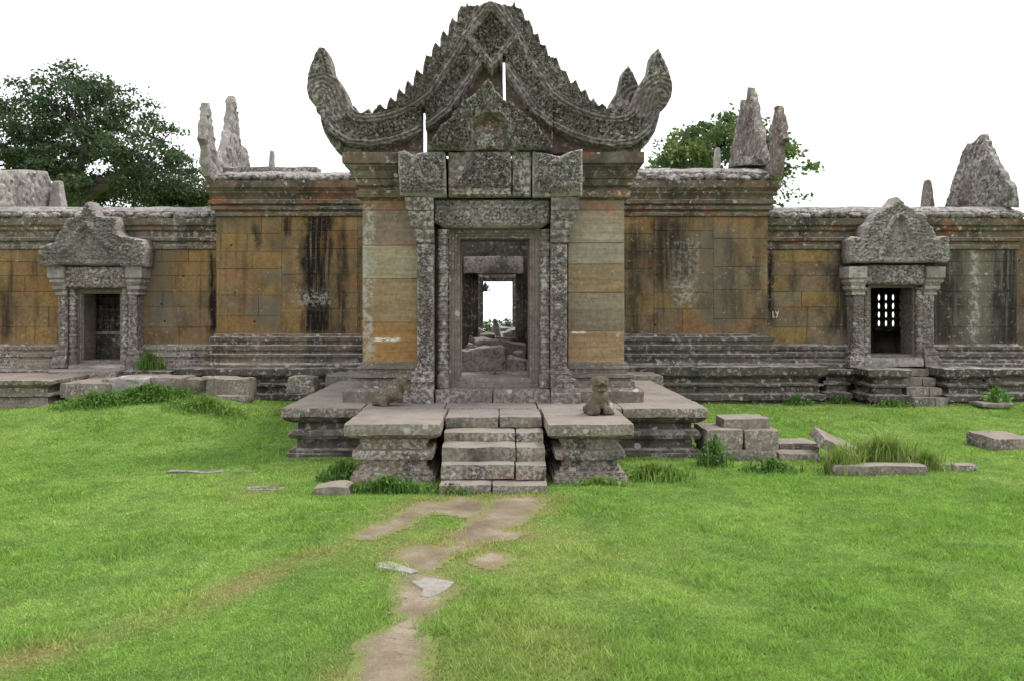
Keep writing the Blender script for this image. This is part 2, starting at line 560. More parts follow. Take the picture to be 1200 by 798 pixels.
        hgt = t.math('SUBTRACT', hgt, t.math('MULTIPLY', hm, 1.5))
    b = t.n('ShaderNodeBump'); b.inputs['Strength'].default_value = bump; b.inputs['Distance'].default_value = 0.03
    t.l(hgt, b.inputs['Height'])
    s = t.n('ShaderNodeBsdfPrincipled'); s.inputs['Roughness'].default_value = 0.93; s.inputs['Specular IOR Level'].default_value = 0.2
    t.l(base, s.inputs['Base Color']); t.l(b.outputs[0], s.inputs['Normal']); t.l(s.outputs[0], t.out.inputs[0])
    return t.m

G1 = ((0.128, 0.104, 0.092), (0.165, 0.14, 0.125), (0.145, 0.106, 0.092))
M = {}
M['carved'] = stone('carved grey sandstone', G1, lichen=0.85, black=0.35, spots=0.75, bump=0.7, lsc=16)
M['volute'] = stone('lichen covered carved sandstone', ((0.21, 0.187, 0.167), (0.245, 0.222, 0.203), (0.18, 0.152, 0.134)), lichen=1.25, black=0.35, spots=0.6, bump=0.9, seed=3)
M['smooth'] = stone('dressed grey sandstone', ((0.17, 0.14, 0.118), (0.195, 0.165, 0.142), (0.15, 0.118, 0.1)), lichen=0.4, black=0.4, spots=0.2, bump=0.4, seed=5, grain=0.3, lsc=22)
M['pillar'] = stone('banded sandstone', ((0.3, 0.22, 0.13), (0.27, 0.22, 0.15), (0.3, 0.2, 0.1)), lichen=0.12, black=0.12, tint=0.8, rust=0.2, spots=0.0, bump=0.3, grain=0.55, seed=1,
    marks=(('pale', X(424, 12.48), X(437, 12.48), 1.3, 3.6, 0.05, 0.9), ('scratch', X(437, 12.48), X(470, 12.48), Z(400, 12.48), Z(396, 12.48), 0.03, 0.9),
           ('scratch', X(668, 12.48), X(684, 12.48), Z(391, 12.48), Z(388.5, 12.48), 0.03, 0.9), ('red', X(690, 12.48), X(722, 12.48), Z(247, 12.48), Z(236, 12.48), 0.12, 0.8)))
M['moulding'] = stone('moulded sandstone', ((0.13, 0.115, 0.09), (0.16, 0.14, 0.11), (0.18, 0.125, 0.075)), lichen=0.55, black=0.75, spots=0.35, rust=0.25, bump=0.55, seed=2, ledge=0.8)
M['cornice'] = stone('red stained cornice sandstone', ((0.13, 0.105, 0.075), (0.145, 0.125, 0.095), (0.17, 0.10, 0.055)), lichen=0.4, black=0.75, spots=0.2, rust=0.6, bump=0.5, seed=6, ledge=0.6)
M['eave'] = stone('weathered grey eave sandstone', ((0.12, 0.105, 0.09), (0.16, 0.145, 0.13), (0.11, 0.095, 0.08)), lichen=0.9, black=0.65, spots=0.4, bump=0.9, seed=8, ledge=0.35)
M['dark'] = stone('dark mottled sandstone', ((0.085, 0.075, 0.06), (0.11, 0.098, 0.08), (0.095, 0.075, 0.058)), lichen=0.5, black=0.9, spots=0.3, bump=0.6, seed=4, ledge=0.6)  # dark base colour with black mottling and pale ledges
M['platform'] = stone('platform sandstone with worn pinkish top', ((0.17, 0.145, 0.11), (0.21, 0.185, 0.15), (0.16, 0.125, 0.095)), lichen=0.75, black=0.6, spots=0.4, bump=0.5, seed=7, rust=0.1, top=(0.25, 0.215, 0.19), lsc=22)
M['plinth'] = stone('lichened plinth sandstone', ((0.17, 0.145, 0.11), (0.2, 0.175, 0.135), (0.2, 0.125, 0.065)), lichen=0.85, black=0.8, spots=0.5, bump=0.65, seed=9, rust=0.3, top=(0.25, 0.225, 0.185), lsc=22)
M['block'] = stone('fallen sandstone block', ((0.2, 0.165, 0.13), (0.24, 0.21, 0.17), (0.18, 0.145, 0.11)), lichen=0.6, black=0.65, spots=0.4, bump=0.6, seed=10, top=(0.24, 0.2, 0.165), lsc=22)
M['rubble'] = stone('pale rubble sandstone', ((0.24, 0.205, 0.175), (0.3, 0.265, 0.235), (0.2, 0.165, 0.14)), lichen=1.1, black=0.75, spots=0.5, bump=0.9, seed=12, lsc=16)
M['gable'] = stone('grey gable sandstone', ((0.26, 0.24, 0.215), (0.3, 0.28, 0.255), (0.2, 0.165, 0.15)), lichen=0.7, black=0.35, spots=0.4, bump=0.7, seed=13)
M['gable_brown'] = stone('brown gable sandstone', ((0.16, 0.125, 0.105), (0.2, 0.165, 0.145), (0.15, 0.105, 0.085)), lichen=0.6, black=0.35, spots=0.4, bump=0.7, seed=14)
M['lion'] = stone('weathered statue sandstone', ((0.115, 0.088, 0.06), (0.15, 0.118, 0.085), (0.095, 0.074, 0.052)), lichen=0.3, black=0.5, spots=0.3, bump=0.8, seed=15, lsc=22)
M['slab'] = stone('worn paving sandstone', ((0.27, 0.245, 0.215), (0.31, 0.285, 0.255), (0.23, 0.205, 0.18)), lichen=0.1, black=0.1, spots=0.0, bump=0.3, seed=16)
M['tympanum'] = stone('plain reddish tympanum sandstone', ((0.15, 0.105, 0.088), (0.18, 0.13, 0.11), (0.13, 0.088, 0.072)), lichen=0.4, black=0.35, spots=0.2, bump=0.5, seed=30)
YT, YL = 18.0, 18.35
M['wall_left'] = stone('ochre ashlar with soot streaks', ((0.24, 0.15, 0.065), (0.26, 0.175, 0.085), (0.2, 0.15, 0.09)), lichen=0.1, black=0.42, streak=0.8, tint=0.55, rust=0.25, spots=0.0, bump=0.35, holes=True, seed=0,
    marks=(('black', X(354, YT), X(389, YT), Z(394, YT), Z(250, YT), 0.13, 1.0), ('black', X(396, YT), X(405, YT), Z(394, YT), Z(268, YT), 0.1, 0.9), ('black', X(333, YT), X(341, YT), Z(277, YT), Z(252, YT), 0.06, 0.9),
           ('black', X(297, YT), X(304, YT), Z(292, YT), Z(262, YT), 0.06, 0.8), ('pale', X(345, YT), X(388, YT), Z(358, YT), Z(343, YT), 0.12, 0.9), ('grey', X(292, YT), X(328, YT), Z(385, YT), Z(350, YT), 0.15, 0.6),
           ('grey', X(308, YT), X(340, YT), Z(332, YT), Z(317, YT), 0.15, 0.6),
           ('black', X(244, YL), X(253, YL), Z(392, YL), Z(296, YL), 0.07, 1.0), ('black', X(183, YL), X(192, YL), Z(375, YL), Z(335, YL), 0.1, 0.6), ('grey', X(168, YL), X(200, YL), Z(385, YL), Z(290, YL), 0.25, 0.7), ('black', X(0, YL), X(12, YL), Z(400, YL), Z(340, YL), 0.12, 0.8)))
M['wall_right'] = stone('ochre ashlar with lichen runs', ((0.2, 0.13, 0.065), (0.22, 0.16, 0.085), (0.17, 0.13, 0.085)), lichen=0.15, black=0.6, streak=0.75, tint=0.55, rust=0.3, spots=0.0, bump=0.35, holes=True, seed=20,
    marks=(('pale', X(793, YT), X(817, YT), Z(357, YT), Z(280, YT), 0.16, 1.0), ('black', X(760, YT), X(812, YT), Z(330, YT), Z(258, YT), 0.3, 0.75), ('black', X(733, YT), X(752, YT), Z(395, YT), Z(270, YT), 0.2, 0.7), ('grey', X(825, YT), X(862, YT), Z(385, YT), Z(270, YT), 0.3, 0.6),
           ('black', X(850, YT), X(868, YT), Z(375, YT), Z(280, YT), 0.2, 0.5), ('black', X(899, YL), X(905, YL), Z(375, YL), Z(296, YL), 0.06, 1.0),
           ('grey', X(985, YL), X(1200, YL), Z(405, YL), Z(280, YL), 0.4, 0.75), ('black', X(1088, YL), X(1125, YL), Z(405, YL), Z(285, YL), 0.25, 0.8), ('black', X(1165, YL), X(1200, YL), Z(405, YL), Z(285, YL), 0.25, 0.85), ('black', X(975, YL), X(1000, YL), Z(390, YL), Z(280, YL), 0.2, 0.8),
           ('pale', X(1138, YL), X(1147, YL), Z(395, YL), Z(285, YL), 0.08, 1.0)))
M['arch'] = stone('carved sandstone with traces of red', ((0.17, 0.15, 0.132), (0.205, 0.183, 0.165), (0.16, 0.13, 0.115)), lichen=1.0, black=0.35, spots=0.5, bump=0.8, seed=11,
    marks=(('red', X(553, 12.2), X(593, 12.2), Z(161, 12.2), Z(138, 12.2), 0.08, 0.45),))

def simple(name, col, rough=0.95):
    t = NT(name); s = t.n('ShaderNodeBsdfPrincipled'); s.inputs['Roughness'].default_value = rough; s.inputs['Specular IOR Level'].default_value = 0.15
    P = t.pos(); t.l(t.mix(1.0, col, t.ramp(t.noise(P, 12, 5), [(0.3, 0.8), (0.7, 1.15)]), 'MULTIPLY'), s.inputs['Base Color'])
    t.l(s.outputs[0], t.out.inputs[0]); return t.m

def leafmat(name, trans=0.35, rough=0.6, gain=1.0):
    t = NT(name); at = t.n('ShaderNodeAttribute', attribute_name='bc')
    col = t.mix(1.0, at.outputs['Color'], (gain, gain, gain), 'MULTIPLY')
    d = t.n('ShaderNodeBsdfPrincipled'); d.inputs['Roughness'].default_value = rough; d.inputs['Specular IOR Level'].default_value = 0.25
    tr = t.n('ShaderNodeBsdfTranslucent'); ms = t.n('ShaderNodeMixShader'); ms.inputs[0].default_value = trans
    t.l(col, d.inputs['Base Color']); t.l(t.mix(1.0, col, (1.1, 1.25, 0.6), 'MULTIPLY'), tr.inputs[0])
    t.l(d.outputs[0], ms.inputs[1]); t.l(tr.outputs[0], ms.inputs[2]); t.l(ms.outputs[0], t.out.inputs[0]); return t.m

M['leaf'] = leafmat('tree leaves', 0.3)
M['grass'] = leafmat('grass blades', 0.3, 0.7)
M['bark'] = simple('bark', (0.12, 0.1, 0.08))
M['chalk'] = simple('white chalk', (0.7, 0.7, 0.66))

def ground_mat():
    t = NT('lawn soil and short grass'); P = t.pos()
    at = t.n('ShaderNodeAttribute', attribute_name='bc')
    f = t.noise(P, 30, 8, 0.7)
    base = t.mix(1.0, at.outputs['Color'], t.ramp(f, [(0.3, 0.55), (0.5, 0.95), (0.72, 1.35)]), 'MULTIPLY')
    s = t.n('ShaderNodeBsdfPrincipled'); s.inputs['Roughness'].default_value = 0.95; s.inputs['Specular IOR Level'].default_value = 0.1
    b = t.n('ShaderNodeBump'); b.inputs['Strength'].default_value = 0.8; b.inputs['Distance'].default_value = 0.03
    t.l(t.noise(P, 40, 8, 0.7), b.inputs['Height'])
    t.l(base, s.inputs['Base Color']); t.l(b.outputs[0], s.inputs['Normal']); t.l(s.outputs[0], t.out.inputs[0]); return t.m
M['ground'] = ground_mat()

def dirt_mat():
    t = NT('trodden sandy dirt'); P = t.pos()
    base = t.ramp(t.noise(P, 2.2, 7, 0.62), [(0.32, (0.14, 0.11, 0.075)), (0.5, (0.205, 0.165, 0.115)), (0.68, (0.31, 0.26, 0.185))])
    base = t.mix(1.0, base, t.ramp(t.noise(P, 60, 6, 0.7), [(0.3, 0.75), (0.7, 1.2)]), 'MULTIPLY')
    at = t.n('ShaderNodeAttribute', attribute_name='bc'); ai = t.n('ShaderNodeAttribute', attribute_name='inner')
    edge = t.math('ADD', ai.outputs['Fac'], t.math('MULTIPLY', t.math('SUBTRACT', t.noise(P, 9, 8, 0.7), 0.5), 1.9))
    base = t.mix(t.ramp(edge, [(0.42, 0.0), (0.62, 1.0)]), at.outputs['Color'], base)
    s = t.n('ShaderNodeBsdfPrincipled'); s.inputs['Roughness'].default_value = 0.95; s.inputs['Specular IOR Level'].default_value = 0.1
    b = t.n('ShaderNodeBump'); b.inputs['Strength'].default_value = 0.6; b.inputs['Distance'].default_value = 0.02
    t.l(t.noise(P, 25, 8, 0.65), b.inputs['Height'])
    t.l(base, s.inputs['Base Color']); t.l(b.outputs[0], s.inputs['Normal']); t.l(s.outputs[0], t.out.inputs[0]); return t.m
M['dirt'] = dirt_mat()


# ------------------------------------------------------------------ ground
MOUND = (X(175, 15.5), 15.4)
def gz(x, y):
    x = np.asarray(x, float); y = np.asarray(y, float)
    z = 0.1 * sstep(13.5, 17.5, y)
    z = z + 0.36 * np.exp(-(((x - MOUND[0]) / 2.1) ** 4) - ((y - MOUND[1]) / 1.5) ** 2) + 0.15 * sstep(-7.5, -9.5, x) * sstep(12.5, 15.5, y)
    edge = 38 + 27 * sstep(12, 20, np.abs(x))
    z = z - 250 * sstep(0, 60, y - edge)
    n = fbm(np.stack([x * 0.5, y * 0.5, 0 * x], -1).reshape(-1, 3), 3, 4).reshape(x.shape) - 0.5
    n2 = fbm(np.stack([x * 2.2, y * 2.2, 0 * x], -1).reshape(-1, 3), 2, 9).reshape(x.shape) - 0.5
    z = z + (n * 0.10 + n2 * 0.035) * sstep(0.0, 3.0, y)
    return z
def gz1(x, y): return float(gz(np.array([x]), np.array([y]))[0])

def gpoly(pts): return [G(a, b) for a, b in pts]
PATHS = [gpoly(p) for p in (
    [(587, 586), (612, 583), (637, 585), (623, 595), (607, 612), (577, 620), (607, 625), (593, 630), (560, 635), (540, 640), (532, 635), (547, 620), (567, 603)],
    [(540, 583), (527, 593), (500, 590), (470, 608), (450, 618), (420, 632), (434, 633), (470, 616), (503, 602), (527, 603), (560, 607), (569, 594)],
    [(477, 648), (497, 644), (517, 643), (520, 650), (503, 663), (487, 667), (477, 660)],
    [(480, 668), (473, 693), (470, 710), (477, 723), (460, 740), (430, 755), (437, 773), (427, 798), (420, 830), (486, 830), (480, 798), (492, 757), (484, 740), (500, 720), (510, 703), (530, 689), (510, 676)],
    [(562, 656), (575, 650), (590, 652), (588, 658), (575, 663), (564, 660)],
    [(528, 638), (545, 636), (552, 642), (520, 652), (505, 662), (496, 668), (486, 664), (505, 650)])]
TRAIL = [G(a, b) for a, b in ((-60, 805), (0, 782), (120, 745), (230, 702), (330, 662), (425, 633), (520, 592))]

def dirt_sd(x, y):                          # metres outside the dirt (negative inside)
    P = np.stack([x, y], 1); best = np.full(len(x), 9.0)
    for q in PATHS:
        d, _ = pdist(P, q); d = np.where(inside(P, q), -d, d) - .03; best = np.minimum(best, d)
    return best
def dry(x, y):
    P = np.stack([x, y], 1)
    d, _ = pdist(P, TRAIL, False)
    n = fbm(np.stack([x * 1.7, y * 1.7, 0 * x], 1), 3, 31)
    t = np.exp(-(d / 0.2) ** 2) * (0.3 + .6 * sstep(.3, .7, n))
    for (px, py, r, a) in ((560, 720, 0.7, 0.2), (625, 765, 0.6, 0.35), (680, 640, 0.9, 0.25), (590, 690, 0.6, 0.2), (460, 640, 0.7, 0.3), (540, 790, 0.5, 0.3), (300, 575, 0.3, 0.5)):
        cx, cy = G(px, py); t = np.maximum(t, a * np.exp(-((x - cx) ** 2 + ((y - cy) * 0.8) ** 2) / r ** 2) * (0.4 + 1.2 * n))
    t = np.maximum(t, .75 * np.exp(-(np.maximum(dirt_sd(x, y), 0) / .3) ** 2) * sstep(.35, .7, n))
    return np.clip(t, 0, 1)

def lawn_colour(x, y):
    n = fbm(np.stack([x * 0.8, y * 0.8, 0 * x], 1), 3, 51)
    n2 = fbm(np.stack([x * 3.1, y * 3.1, 0 * x + 5], 1), 3, 57)
    g0 = np.array([0.185, 0.305, 0.062]); g1 = np.array([0.24, 0.345, 0.085]); g2 = np.array([0.148, 0.255, 0.058])
    a = sstep(0.35, 0.65, n)[:, None]; b = sstep(0.45, 0.7, n2)[:, None]
    c = g0 * (1 - a) + g1 * a
    c = c * (1 - 0.6 * b) + g2 * 0.6 * b
    n3 = fbm(np.stack([x * 11, y * 11, 0 * x + 9], 1), 3, 63)
    c = c * (.72 + .56 * n3)[:, None]
    d = dry(x, y)[:, None]
    return c * (1 - d) + np.array([0.30, 0.265, 0.11]) * d

def axis(lo, hi, step, far, grow=1.5):
    a = list(np.arange(lo, hi + 1e-6, step)); s = step
    while a[-1] < far: s *= grow; a.append(a[-1] + s)
    s = step
    while a[0] > -far: s *= grow; a.insert(0, a[0] - s)
    return np.array(a)
ax_, ay_ = axis(-13, 13, 0.09, 900), axis(3.2, 18.5, 0.08, 900)
gx, gy = np.meshgrid(ax_, ay_, indexing='ij')
gxf, gyf = gx.ravel(), gy.ravel()
def ground_colour(x, y):
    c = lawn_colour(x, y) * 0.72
    k = (sstep(0.22, -0.04, dirt_sd(x, y)) * .75)[:, None]
    return c * (1 - k) + np.array([0.2, 0.165, 0.09]) * k
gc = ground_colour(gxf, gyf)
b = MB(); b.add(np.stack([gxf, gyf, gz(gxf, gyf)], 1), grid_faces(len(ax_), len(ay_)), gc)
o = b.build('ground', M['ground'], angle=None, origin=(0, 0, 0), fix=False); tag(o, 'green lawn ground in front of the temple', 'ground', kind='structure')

PV, PF, PM, pn_ = [], [], [], 0
for q in PATHS:
    A = np.array(resample(q, .05)); lo, hi = A.min(0) - .14, A.max(0) + .14
    stp = .045
    xs, ys = np.arange(lo[0], hi[0] + stp, stp), np.arange(lo[1], hi[1] + stp, stp)
    a1, a2 = np.meshgrid(xs, ys, indexing='ij'); a1, a2 = a1.ravel(), a2.ravel()
    Pq = np.stack([a1, a2], 1); d, _ = pdist(Pq, q); d = np.where(inside(Pq, q), -d, d)
    fq = np.array(grid_faces(len(xs), len(ys)))
    use = np.unique(fq[(d[fq] < .13).all(1)])
    remap = np.full(len(a1), -1); remap[use] = np.arange(len(use)); fq = remap[fq[(d[fq] < .13).all(1)]]
    PV.append(np.stack([a1, a2, gz(a1, a2) + .004], 1)[use]); PM.append(d[use]); PF.append(fq + pn_); pn_ += len(use)
PV, PF, PM = np.concatenate(PV), np.concatenate(PF), np.concatenate(PM)
b = MB(); b.add(PV, PF, ground_colour(PV[:, 0], PV[:, 1]))
o = b.build('path', M['dirt'], angle=None, origin=(0, 0, 0)); tag(o, 'bare trodden dirt path leading to the stone stairs', 'path', kind='structure')
am = o.data.attributes.new('inner', 'FLOAT', 'POINT'); am.data.foreach_set('value', (.62 - PM / .24).astype(np.float32))

# ------------------------------------------------------------------ ashlar and small helpers
def plainbox(mb, x0, x1, y0, y1, z0, z1, col=None):
    V = [(x, y, z) for x in (x0, x1) for y in (y0, y1) for z in (z0, z1)]
    return mb.add(V, [(0, 1, 3, 2), (4, 6, 7, 5), (0, 4, 5, 1), (2, 3, 7, 6), (0, 2, 6, 4), (1, 5, 7, 3)], col)

def ashlar(mb, x0, x1, z0, z1, y, pal, hmin=0.45, hmax=0.7, wmin=0.6, wmax=1.3, depth=0.25, jit=0.008, ch=0.0045, rows=None):
    zs = rows
    if zs is None:
        zs = [z0]
        while zs[-1] < z1 - hmin * 0.7: zs.append(min(z1, zs[-1] + random.uniform(hmin, hmax)))
        zs[-1] = z1
    for a, bz in zip(zs[:-1], zs[1:]):
        xs = [x0]
        while xs[-1] < x1 - wmin * 0.7: xs.append(min(x1, xs[-1] + random.uniform(wmin, wmax)))
        if len(xs) == 1: xs.append(x1)
        xs[-1] = x1
        for l, r in zip(xs[:-1], xs[1:]):
            c = np.array(pal[random.randrange(len(pal))]) * random.uniform(0.85, 1.15)
            g = 0.0018; yy = y + random.uniform(-jit, jit); q = ch * random.uniform(0.7, 1.6)
            o = [(l + g, a + g), (r - g, a + g), (r - g, bz - g), (l + g, bz - g)]
            i = [(l + g + q, a + g + q), (r - g - q, a + g + q), (r - g - q, bz - g - q), (l + g + q, bz - g - q)]
            V = [(p[0], yy + q, p[1]) for p in o] + [(p[0], yy + random.uniform(-.004, .004), p[1]) for p in i] + [(p[0], y + depth, p[1]) for p in o]
            mb.add(V, [(4, 5, 6, 7)] + [(k, (k + 1) % 4, 4 + (k + 1) % 4, 4 + k) for k in range(4)] + [(8 + k, 8 + (k + 1) % 4, (k + 1) % 4, k) for k in range(4)] + [(8, 11, 10, 9)], c)
    return mb

def frame_ring(mb, x0, x1, z0, z1, Y, steps, depth):
    """door frame: nested rectangular mouldings; steps = [(inset m, setback m)], outermost first"""
    st = list(steps) + [(steps[-1][0], depth), (0.0, depth)]
    V = []
    for (ins, sb) in st:
        for (x, z) in ((x0 + ins, z0 + ins), (x1 - ins, z0 + ins), (x1 - ins, z1 - ins), (x0 + ins, z1 - ins)):
            V.append((x, Y + sb, z))
    n = len(st); fs = []
    for i in range(n):
        for k in range(4):
            j = (i + 1) % n
            fs.append((i * 4 + k, i * 4 + (k + 1) % 4, j * 4 + (k + 1) % 4, j * 4 + k))
    # densify for wear
    bm = bmesh.new(); vs_ = [bm.verts.new(v) for v in V]
    for f in fs: bm.faces.new([vs_[i] for i in f])
    ed = [e for e in bm.edges if e.calc_length() > 0.25]
    bmesh.ops.subdivide_edges(bm, edges=ed, cuts=10, use_grid_fill=True)
    bm.verts.index_update()
    Vn = wear(np.array([tuple(v.co) for v in bm.verts]), 0.006, 5)
    Fn = [tuple(v.index for v in f.verts) for f in bm.faces]
    bm.free()
    return mb.add(Vn, Fn)

def lobes(mb, a, b_, z, step=0.2, r=(0.11, 0.13, 0.1), seed=0):
    """row of worn rounded end tiles along an eave from a to b_ (x, y)"""
    a, b_ = Vector(a), Vector(b_); L = (b_ - a).length; n = max(1, int(L / step)); rr = random.Random(seed)
    base = bmesh.new(); bmesh.ops.create_icosphere(base, subdivisions=2, radius=1.0)
    base.verts.index_update()
    BV = np.array([tuple(v.co) for v in base.verts]); BF = [tuple(v.index for v in f.verts) for f in base.faces]; base.free()
    d = (b_ - a).normalized()
    for i in range(n):
        p = a.lerp(b_, (i + 0.5) / n); s = rr.uniform(0.8, 1.12)
        if rr.random() < 0.08: s *= 0.6
        V = BV * np.array(r) * np.array([1, .75, .8]) * s
        if abs(d.y) > 0.5: V = V[:, [1, 0, 2]]
        V = wear(V + i * 3.3 + seed, 0.045, 7) - (i * 3.3 + seed)
        mb.add(V + np.array([p.x, p.y, z - .02 + rr.uniform(-.02, .02)]), BF)
    return mb

# ------------------------------------------------------------------ stone platform, flank blocks, stairs
YP = 11.6
plat_prof = [(-.07, -.2), (-.07, .065), (-.10, .07), (-.10, .112), (-.19, .13), (-.19, .25), (-.11, .265), (-.09, .32), (-.11, .375), (-.2, .395), (-.2, .47), (-.12, .49), (-.05, .53), (-.03, .56)]
def capcourse(mb, xs, ys, z0, z1, seed=0):
    for i in range(len(xs) - 1):
        for j in range(len(ys) - 1):
            x0, x1, y0, y1 = xs[i], xs[i + 1], ys[j], ys[j + 1]
            rbox(mb, ((x0 + x1) / 2, (y0 + y1) / 2, (z0 + z1) / 2), (x1 - x0 - .008, y1 - y0 - .008, z1 - z0), r=.022, seg=.13, amp=.012, freq=3.5, seed=seed + i * 7 + j)

plat = thing('stone_platform', (-0.04, 13.5, 0), 'broad moulded stone platform under the temple porch, with its two stair flanks', 'platform')
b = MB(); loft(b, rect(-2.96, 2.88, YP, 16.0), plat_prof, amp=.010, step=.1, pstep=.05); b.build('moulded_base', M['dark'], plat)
b = MB()
capcourse(b, [-2.96, -1.85, -0.72, 0.55, 1.7, 2.88], [YP, 12.55, 14.3, 16.0], .565, .70, 1)
b.build('paving', M['platform'], plat)
for s, (x0, x1) in enumerate(((-1.81, -0.665), (0.58, 1.61))):
    b = MB()
    pr = [(-.07, -.25), (-.07, .065), (-.10, .07), (-.10, .112), (-.16, .122), (-.16, .165), (-.18, .172), (-.18, .25), (-.11, .265), (-.09, .32), (-.10, .375), (-.19, .385), (-.19, .46), (-.165, .465), (-.165, .505), (-.07, .53), (-.02, .555), (-.01, .565)]
    loft(b, rect(x0, x1, 10.0, YP - .01), pr, amp=.009, step=.1, pstep=.05, freq=4)
    fb = b.build('stair_flank', M['plinth'], plat)
    b = MB(); capcourse(b, [x0, x1], [10.0, 10.85, YP - .004] if s else [10.0, YP - .004], .562, .704, 20 + s)
    b.build('top_slab', M['plinth'], fb)
    fb.children[0].data.materials[0] = M['platform']
for (x0, x1, sd_) in ((1.9, 3.18, 31), (-3.3, -2.0, 37)):
    b = MB(); rbox(b, ((x0 + x1) / 2, 16.85, .58), (x1 - x0, 1.1, .34), r=.03, amp=.02, seed=sd_); b.build('rear_slab', M['platform'], plat)

st = thing('stone_staircase', (-.06, 10.2, 0), 'short flight of worn stone steps leading up between the two flank blocks', 'stairs')
steps = [(10.7, 11.58, .56, .702), (10.34, 10.95, .43, .56), (9.96, 10.6, .265, .446), (9.75, 10.3, .10, .277), (9.5, 10.0, -.1, .095)]
for i, (y0, y1, z0, z1) in enumerate(steps):
    b = MB(); j = [0.08, .28, .28, .26, .0][i]; xs = [-.655, j - .06, .565]
    for k in range(2):
        rbox(b, ((xs[k] + xs[k + 1]) / 2, (y0 + y1) / 2 + random.uniform(-.015, .015), (z0 + z1) / 2 + random.uniform(-.004, .004)), (xs[k + 1] - xs[k] - .005, y1 - y0, z1 - z0), r=.02, seg=.08, amp=.013, freq=5, seed=i * 3 + k)
    b.build('step', M['plinth'] if i in (1, 2, 3) else M['platform'], st)

# ------------------------------------------------------------------ temple porch
porch = thing('temple_porch', (-.06, 12.8, .7), 'tall entrance porch with carved triangular gable and open doorway at the centre', 'temple porch')
base_prof = [(-.1, .68), (.24, .68), (.25, .86), (.21, .90), (.14, .905), (.13, 1.0), (.075, 1.005), (.075, 1.03), (.115, 1.05), (.115, 1.09), (.05, 1.105), (.05, 1.16), (.07, 1.17), (.07, 1.2), (.03, 1.21), (.03, 1.25), (0, 1.27), (-.1, 1.27)]
cap_prof = [(-.1, 3.62), (.0, 3.62), (.02, 3.64), (.075, 3.66), (.075, 3.70), (.09, 3.75), (.045, 3.76), (.045, 3.80), (.10, 3.83), (.11, 3.92), (.13, 3.93), (.13, 3.95), (.165, 4.01), (.165, 4.03), (.22, 4.09), (.215, 4.11), (.25, 4.13), (.25, 4.285), (-.1, 4.285)]
YW = 12.48
pil = {'l': ((-1.975, -1.12), (425, 378, 327, 288, 247, 235), [(.34, .18, .06), (.28, .205, .115), (.28, .245, .165), (.24, .175, .14), (.26, .145, .085)]),
       'r': ((1.03, 1.855), (425, 388, 343, 310, 285, 247, 235), [(.3, .205, .115), (.27, .225, .165), (.29, .215, .125), (.28, .255, .2), (.28, .235, .175), (.25, .2, .155), (.26, .13, .085)])}
for s in ('l', 'r'):
    (x0, x1), ys, cl = pil[s]
    b = MB()
    for k in range(len(ys) - 1): ashlar(b, x0, x1, Z(ys[k], YW), Z(ys[k + 1], YW), YW, [cl[k]], wmin=5, wmax=6, depth=.6, jit=.004, ch=.006, rows=[Z(ys[k], YW), Z(ys[k + 1], YW)])
    p = b.build('corner_pillar', M['pillar'], porch)
    path = [(x0, 13.1), (x0, YW), (x1, YW)] if s == 'l' else [(x0, YW), (x1, YW), (x1, 13.1)]
    b = MB(); sweep(b, path, base_prof, step=.09, pstep=.05, amp=.009, freq=6); b.build('pillar_base', M['smooth'], p)
    b = MB(); sweep(b, path, cap_prof, step=.09, pstep=.05, amp=.008, freq=6); b.build('capital', M['cornice'], p)
    b = MB(); xx = x0 if s == 'l' else x1 - .6
    for k in range(5): rbox(b, (xx + .3, 13.1 + (k + .5) * .97, 2.42), (.6, .96, 3.5), r=.02, seg=.3, amp=.015, seed=k)
    b.build('side_wall', M['smooth'], porch)

# door pilasters
YD = 12.3
pb = [(-.09, .70), (.18, .70), (.185, .84), (.165, .85), (.16, .9), (.09, .905), (.09, .99), (.12, 1.0), (.12, 1.04), (.06, 1.05), (.06, 1.1), (.075, 1.11), (.075, 1.14), (.025, 1.15), (.02, 1.19), (-.09, 1.19)]
pc = [(-.09, 2.98), (.0, 2.98), (.03, 3.0), (.03, 3.04), (.015, 3.05), (.06, 3.1), (.06, 3.16), (.045, 3.17), (.085, 3.22), (.085, 3.29), (.07, 3.3), (.125, 3.37), (.13, 3.43), (.155, 3.45), (.16, 3.63), (-.09, 3.63)]
for s in ('l', 'r'):
    x0, x1 = (-1.16, -.915) if s == 'l' else (.766, 1.005)
    b = MB(); plainbox(b, x0, x1, YD + .012, YD + .4, .9, 3.2)
    p = b.build('door_pilaster', M['carved'], porch)
    b = MB(); px0, px1 = VX + x0 / YD * F, VX + x1 / YD * F
    def hp(a, c, db):
        return .008 + .03 * rinceau(a - px0, c, (px1 - px0) / 2.0, 3) * sstep(1.5, 3.0, db) + .018 * sstep(2.6, 1.6, db)
    relief(b, [(px0, 287), (px1, 287), (px1, 434), (px0, 434)], YD, .05, hp, res=1.0, amp=.003); b.build('carved_panel', M['carved'], p, angle=None)
    path = [(x0, 12.7), (x0, YD), (x1, YD)] if s == 'l' else [(x0, YD), (x1, YD), (x1, 12.7)]
    b = MB(); sweep(b, path, pb, step=.06, pstep=.04, amp=.008, freq=7); b.build('pilaster_base', M['carved'], p)
    b = MB(); sweep(b, path, pc, step=.06, pstep=.04, amp=.008, freq=7); b.build('pilaster_capital', M['carved'], p)

# ringed colonnettes
for px in (519.5, 639):
    cx = X(px, 12.43); b = MB(); pr = [(.0, 1.10)]; z = 1.10
    pr = [(.094, .90), (.094, 1.08), (.08, 1.1)]
    z = 1.1
    while z < 3.12:
        h = random.choice((.05, .07, .1))
        pr += [(.074, z), (.074, z + h * .6), (.086, z + h * .65), (.086, z + h * .95)]; z += h
    pr += [(.08, 3.16), (.09, 3.19)]
    lathe(b, (cx, 12.43, 0), pr, 10); b.build('colonnette', M['carved'], porch)

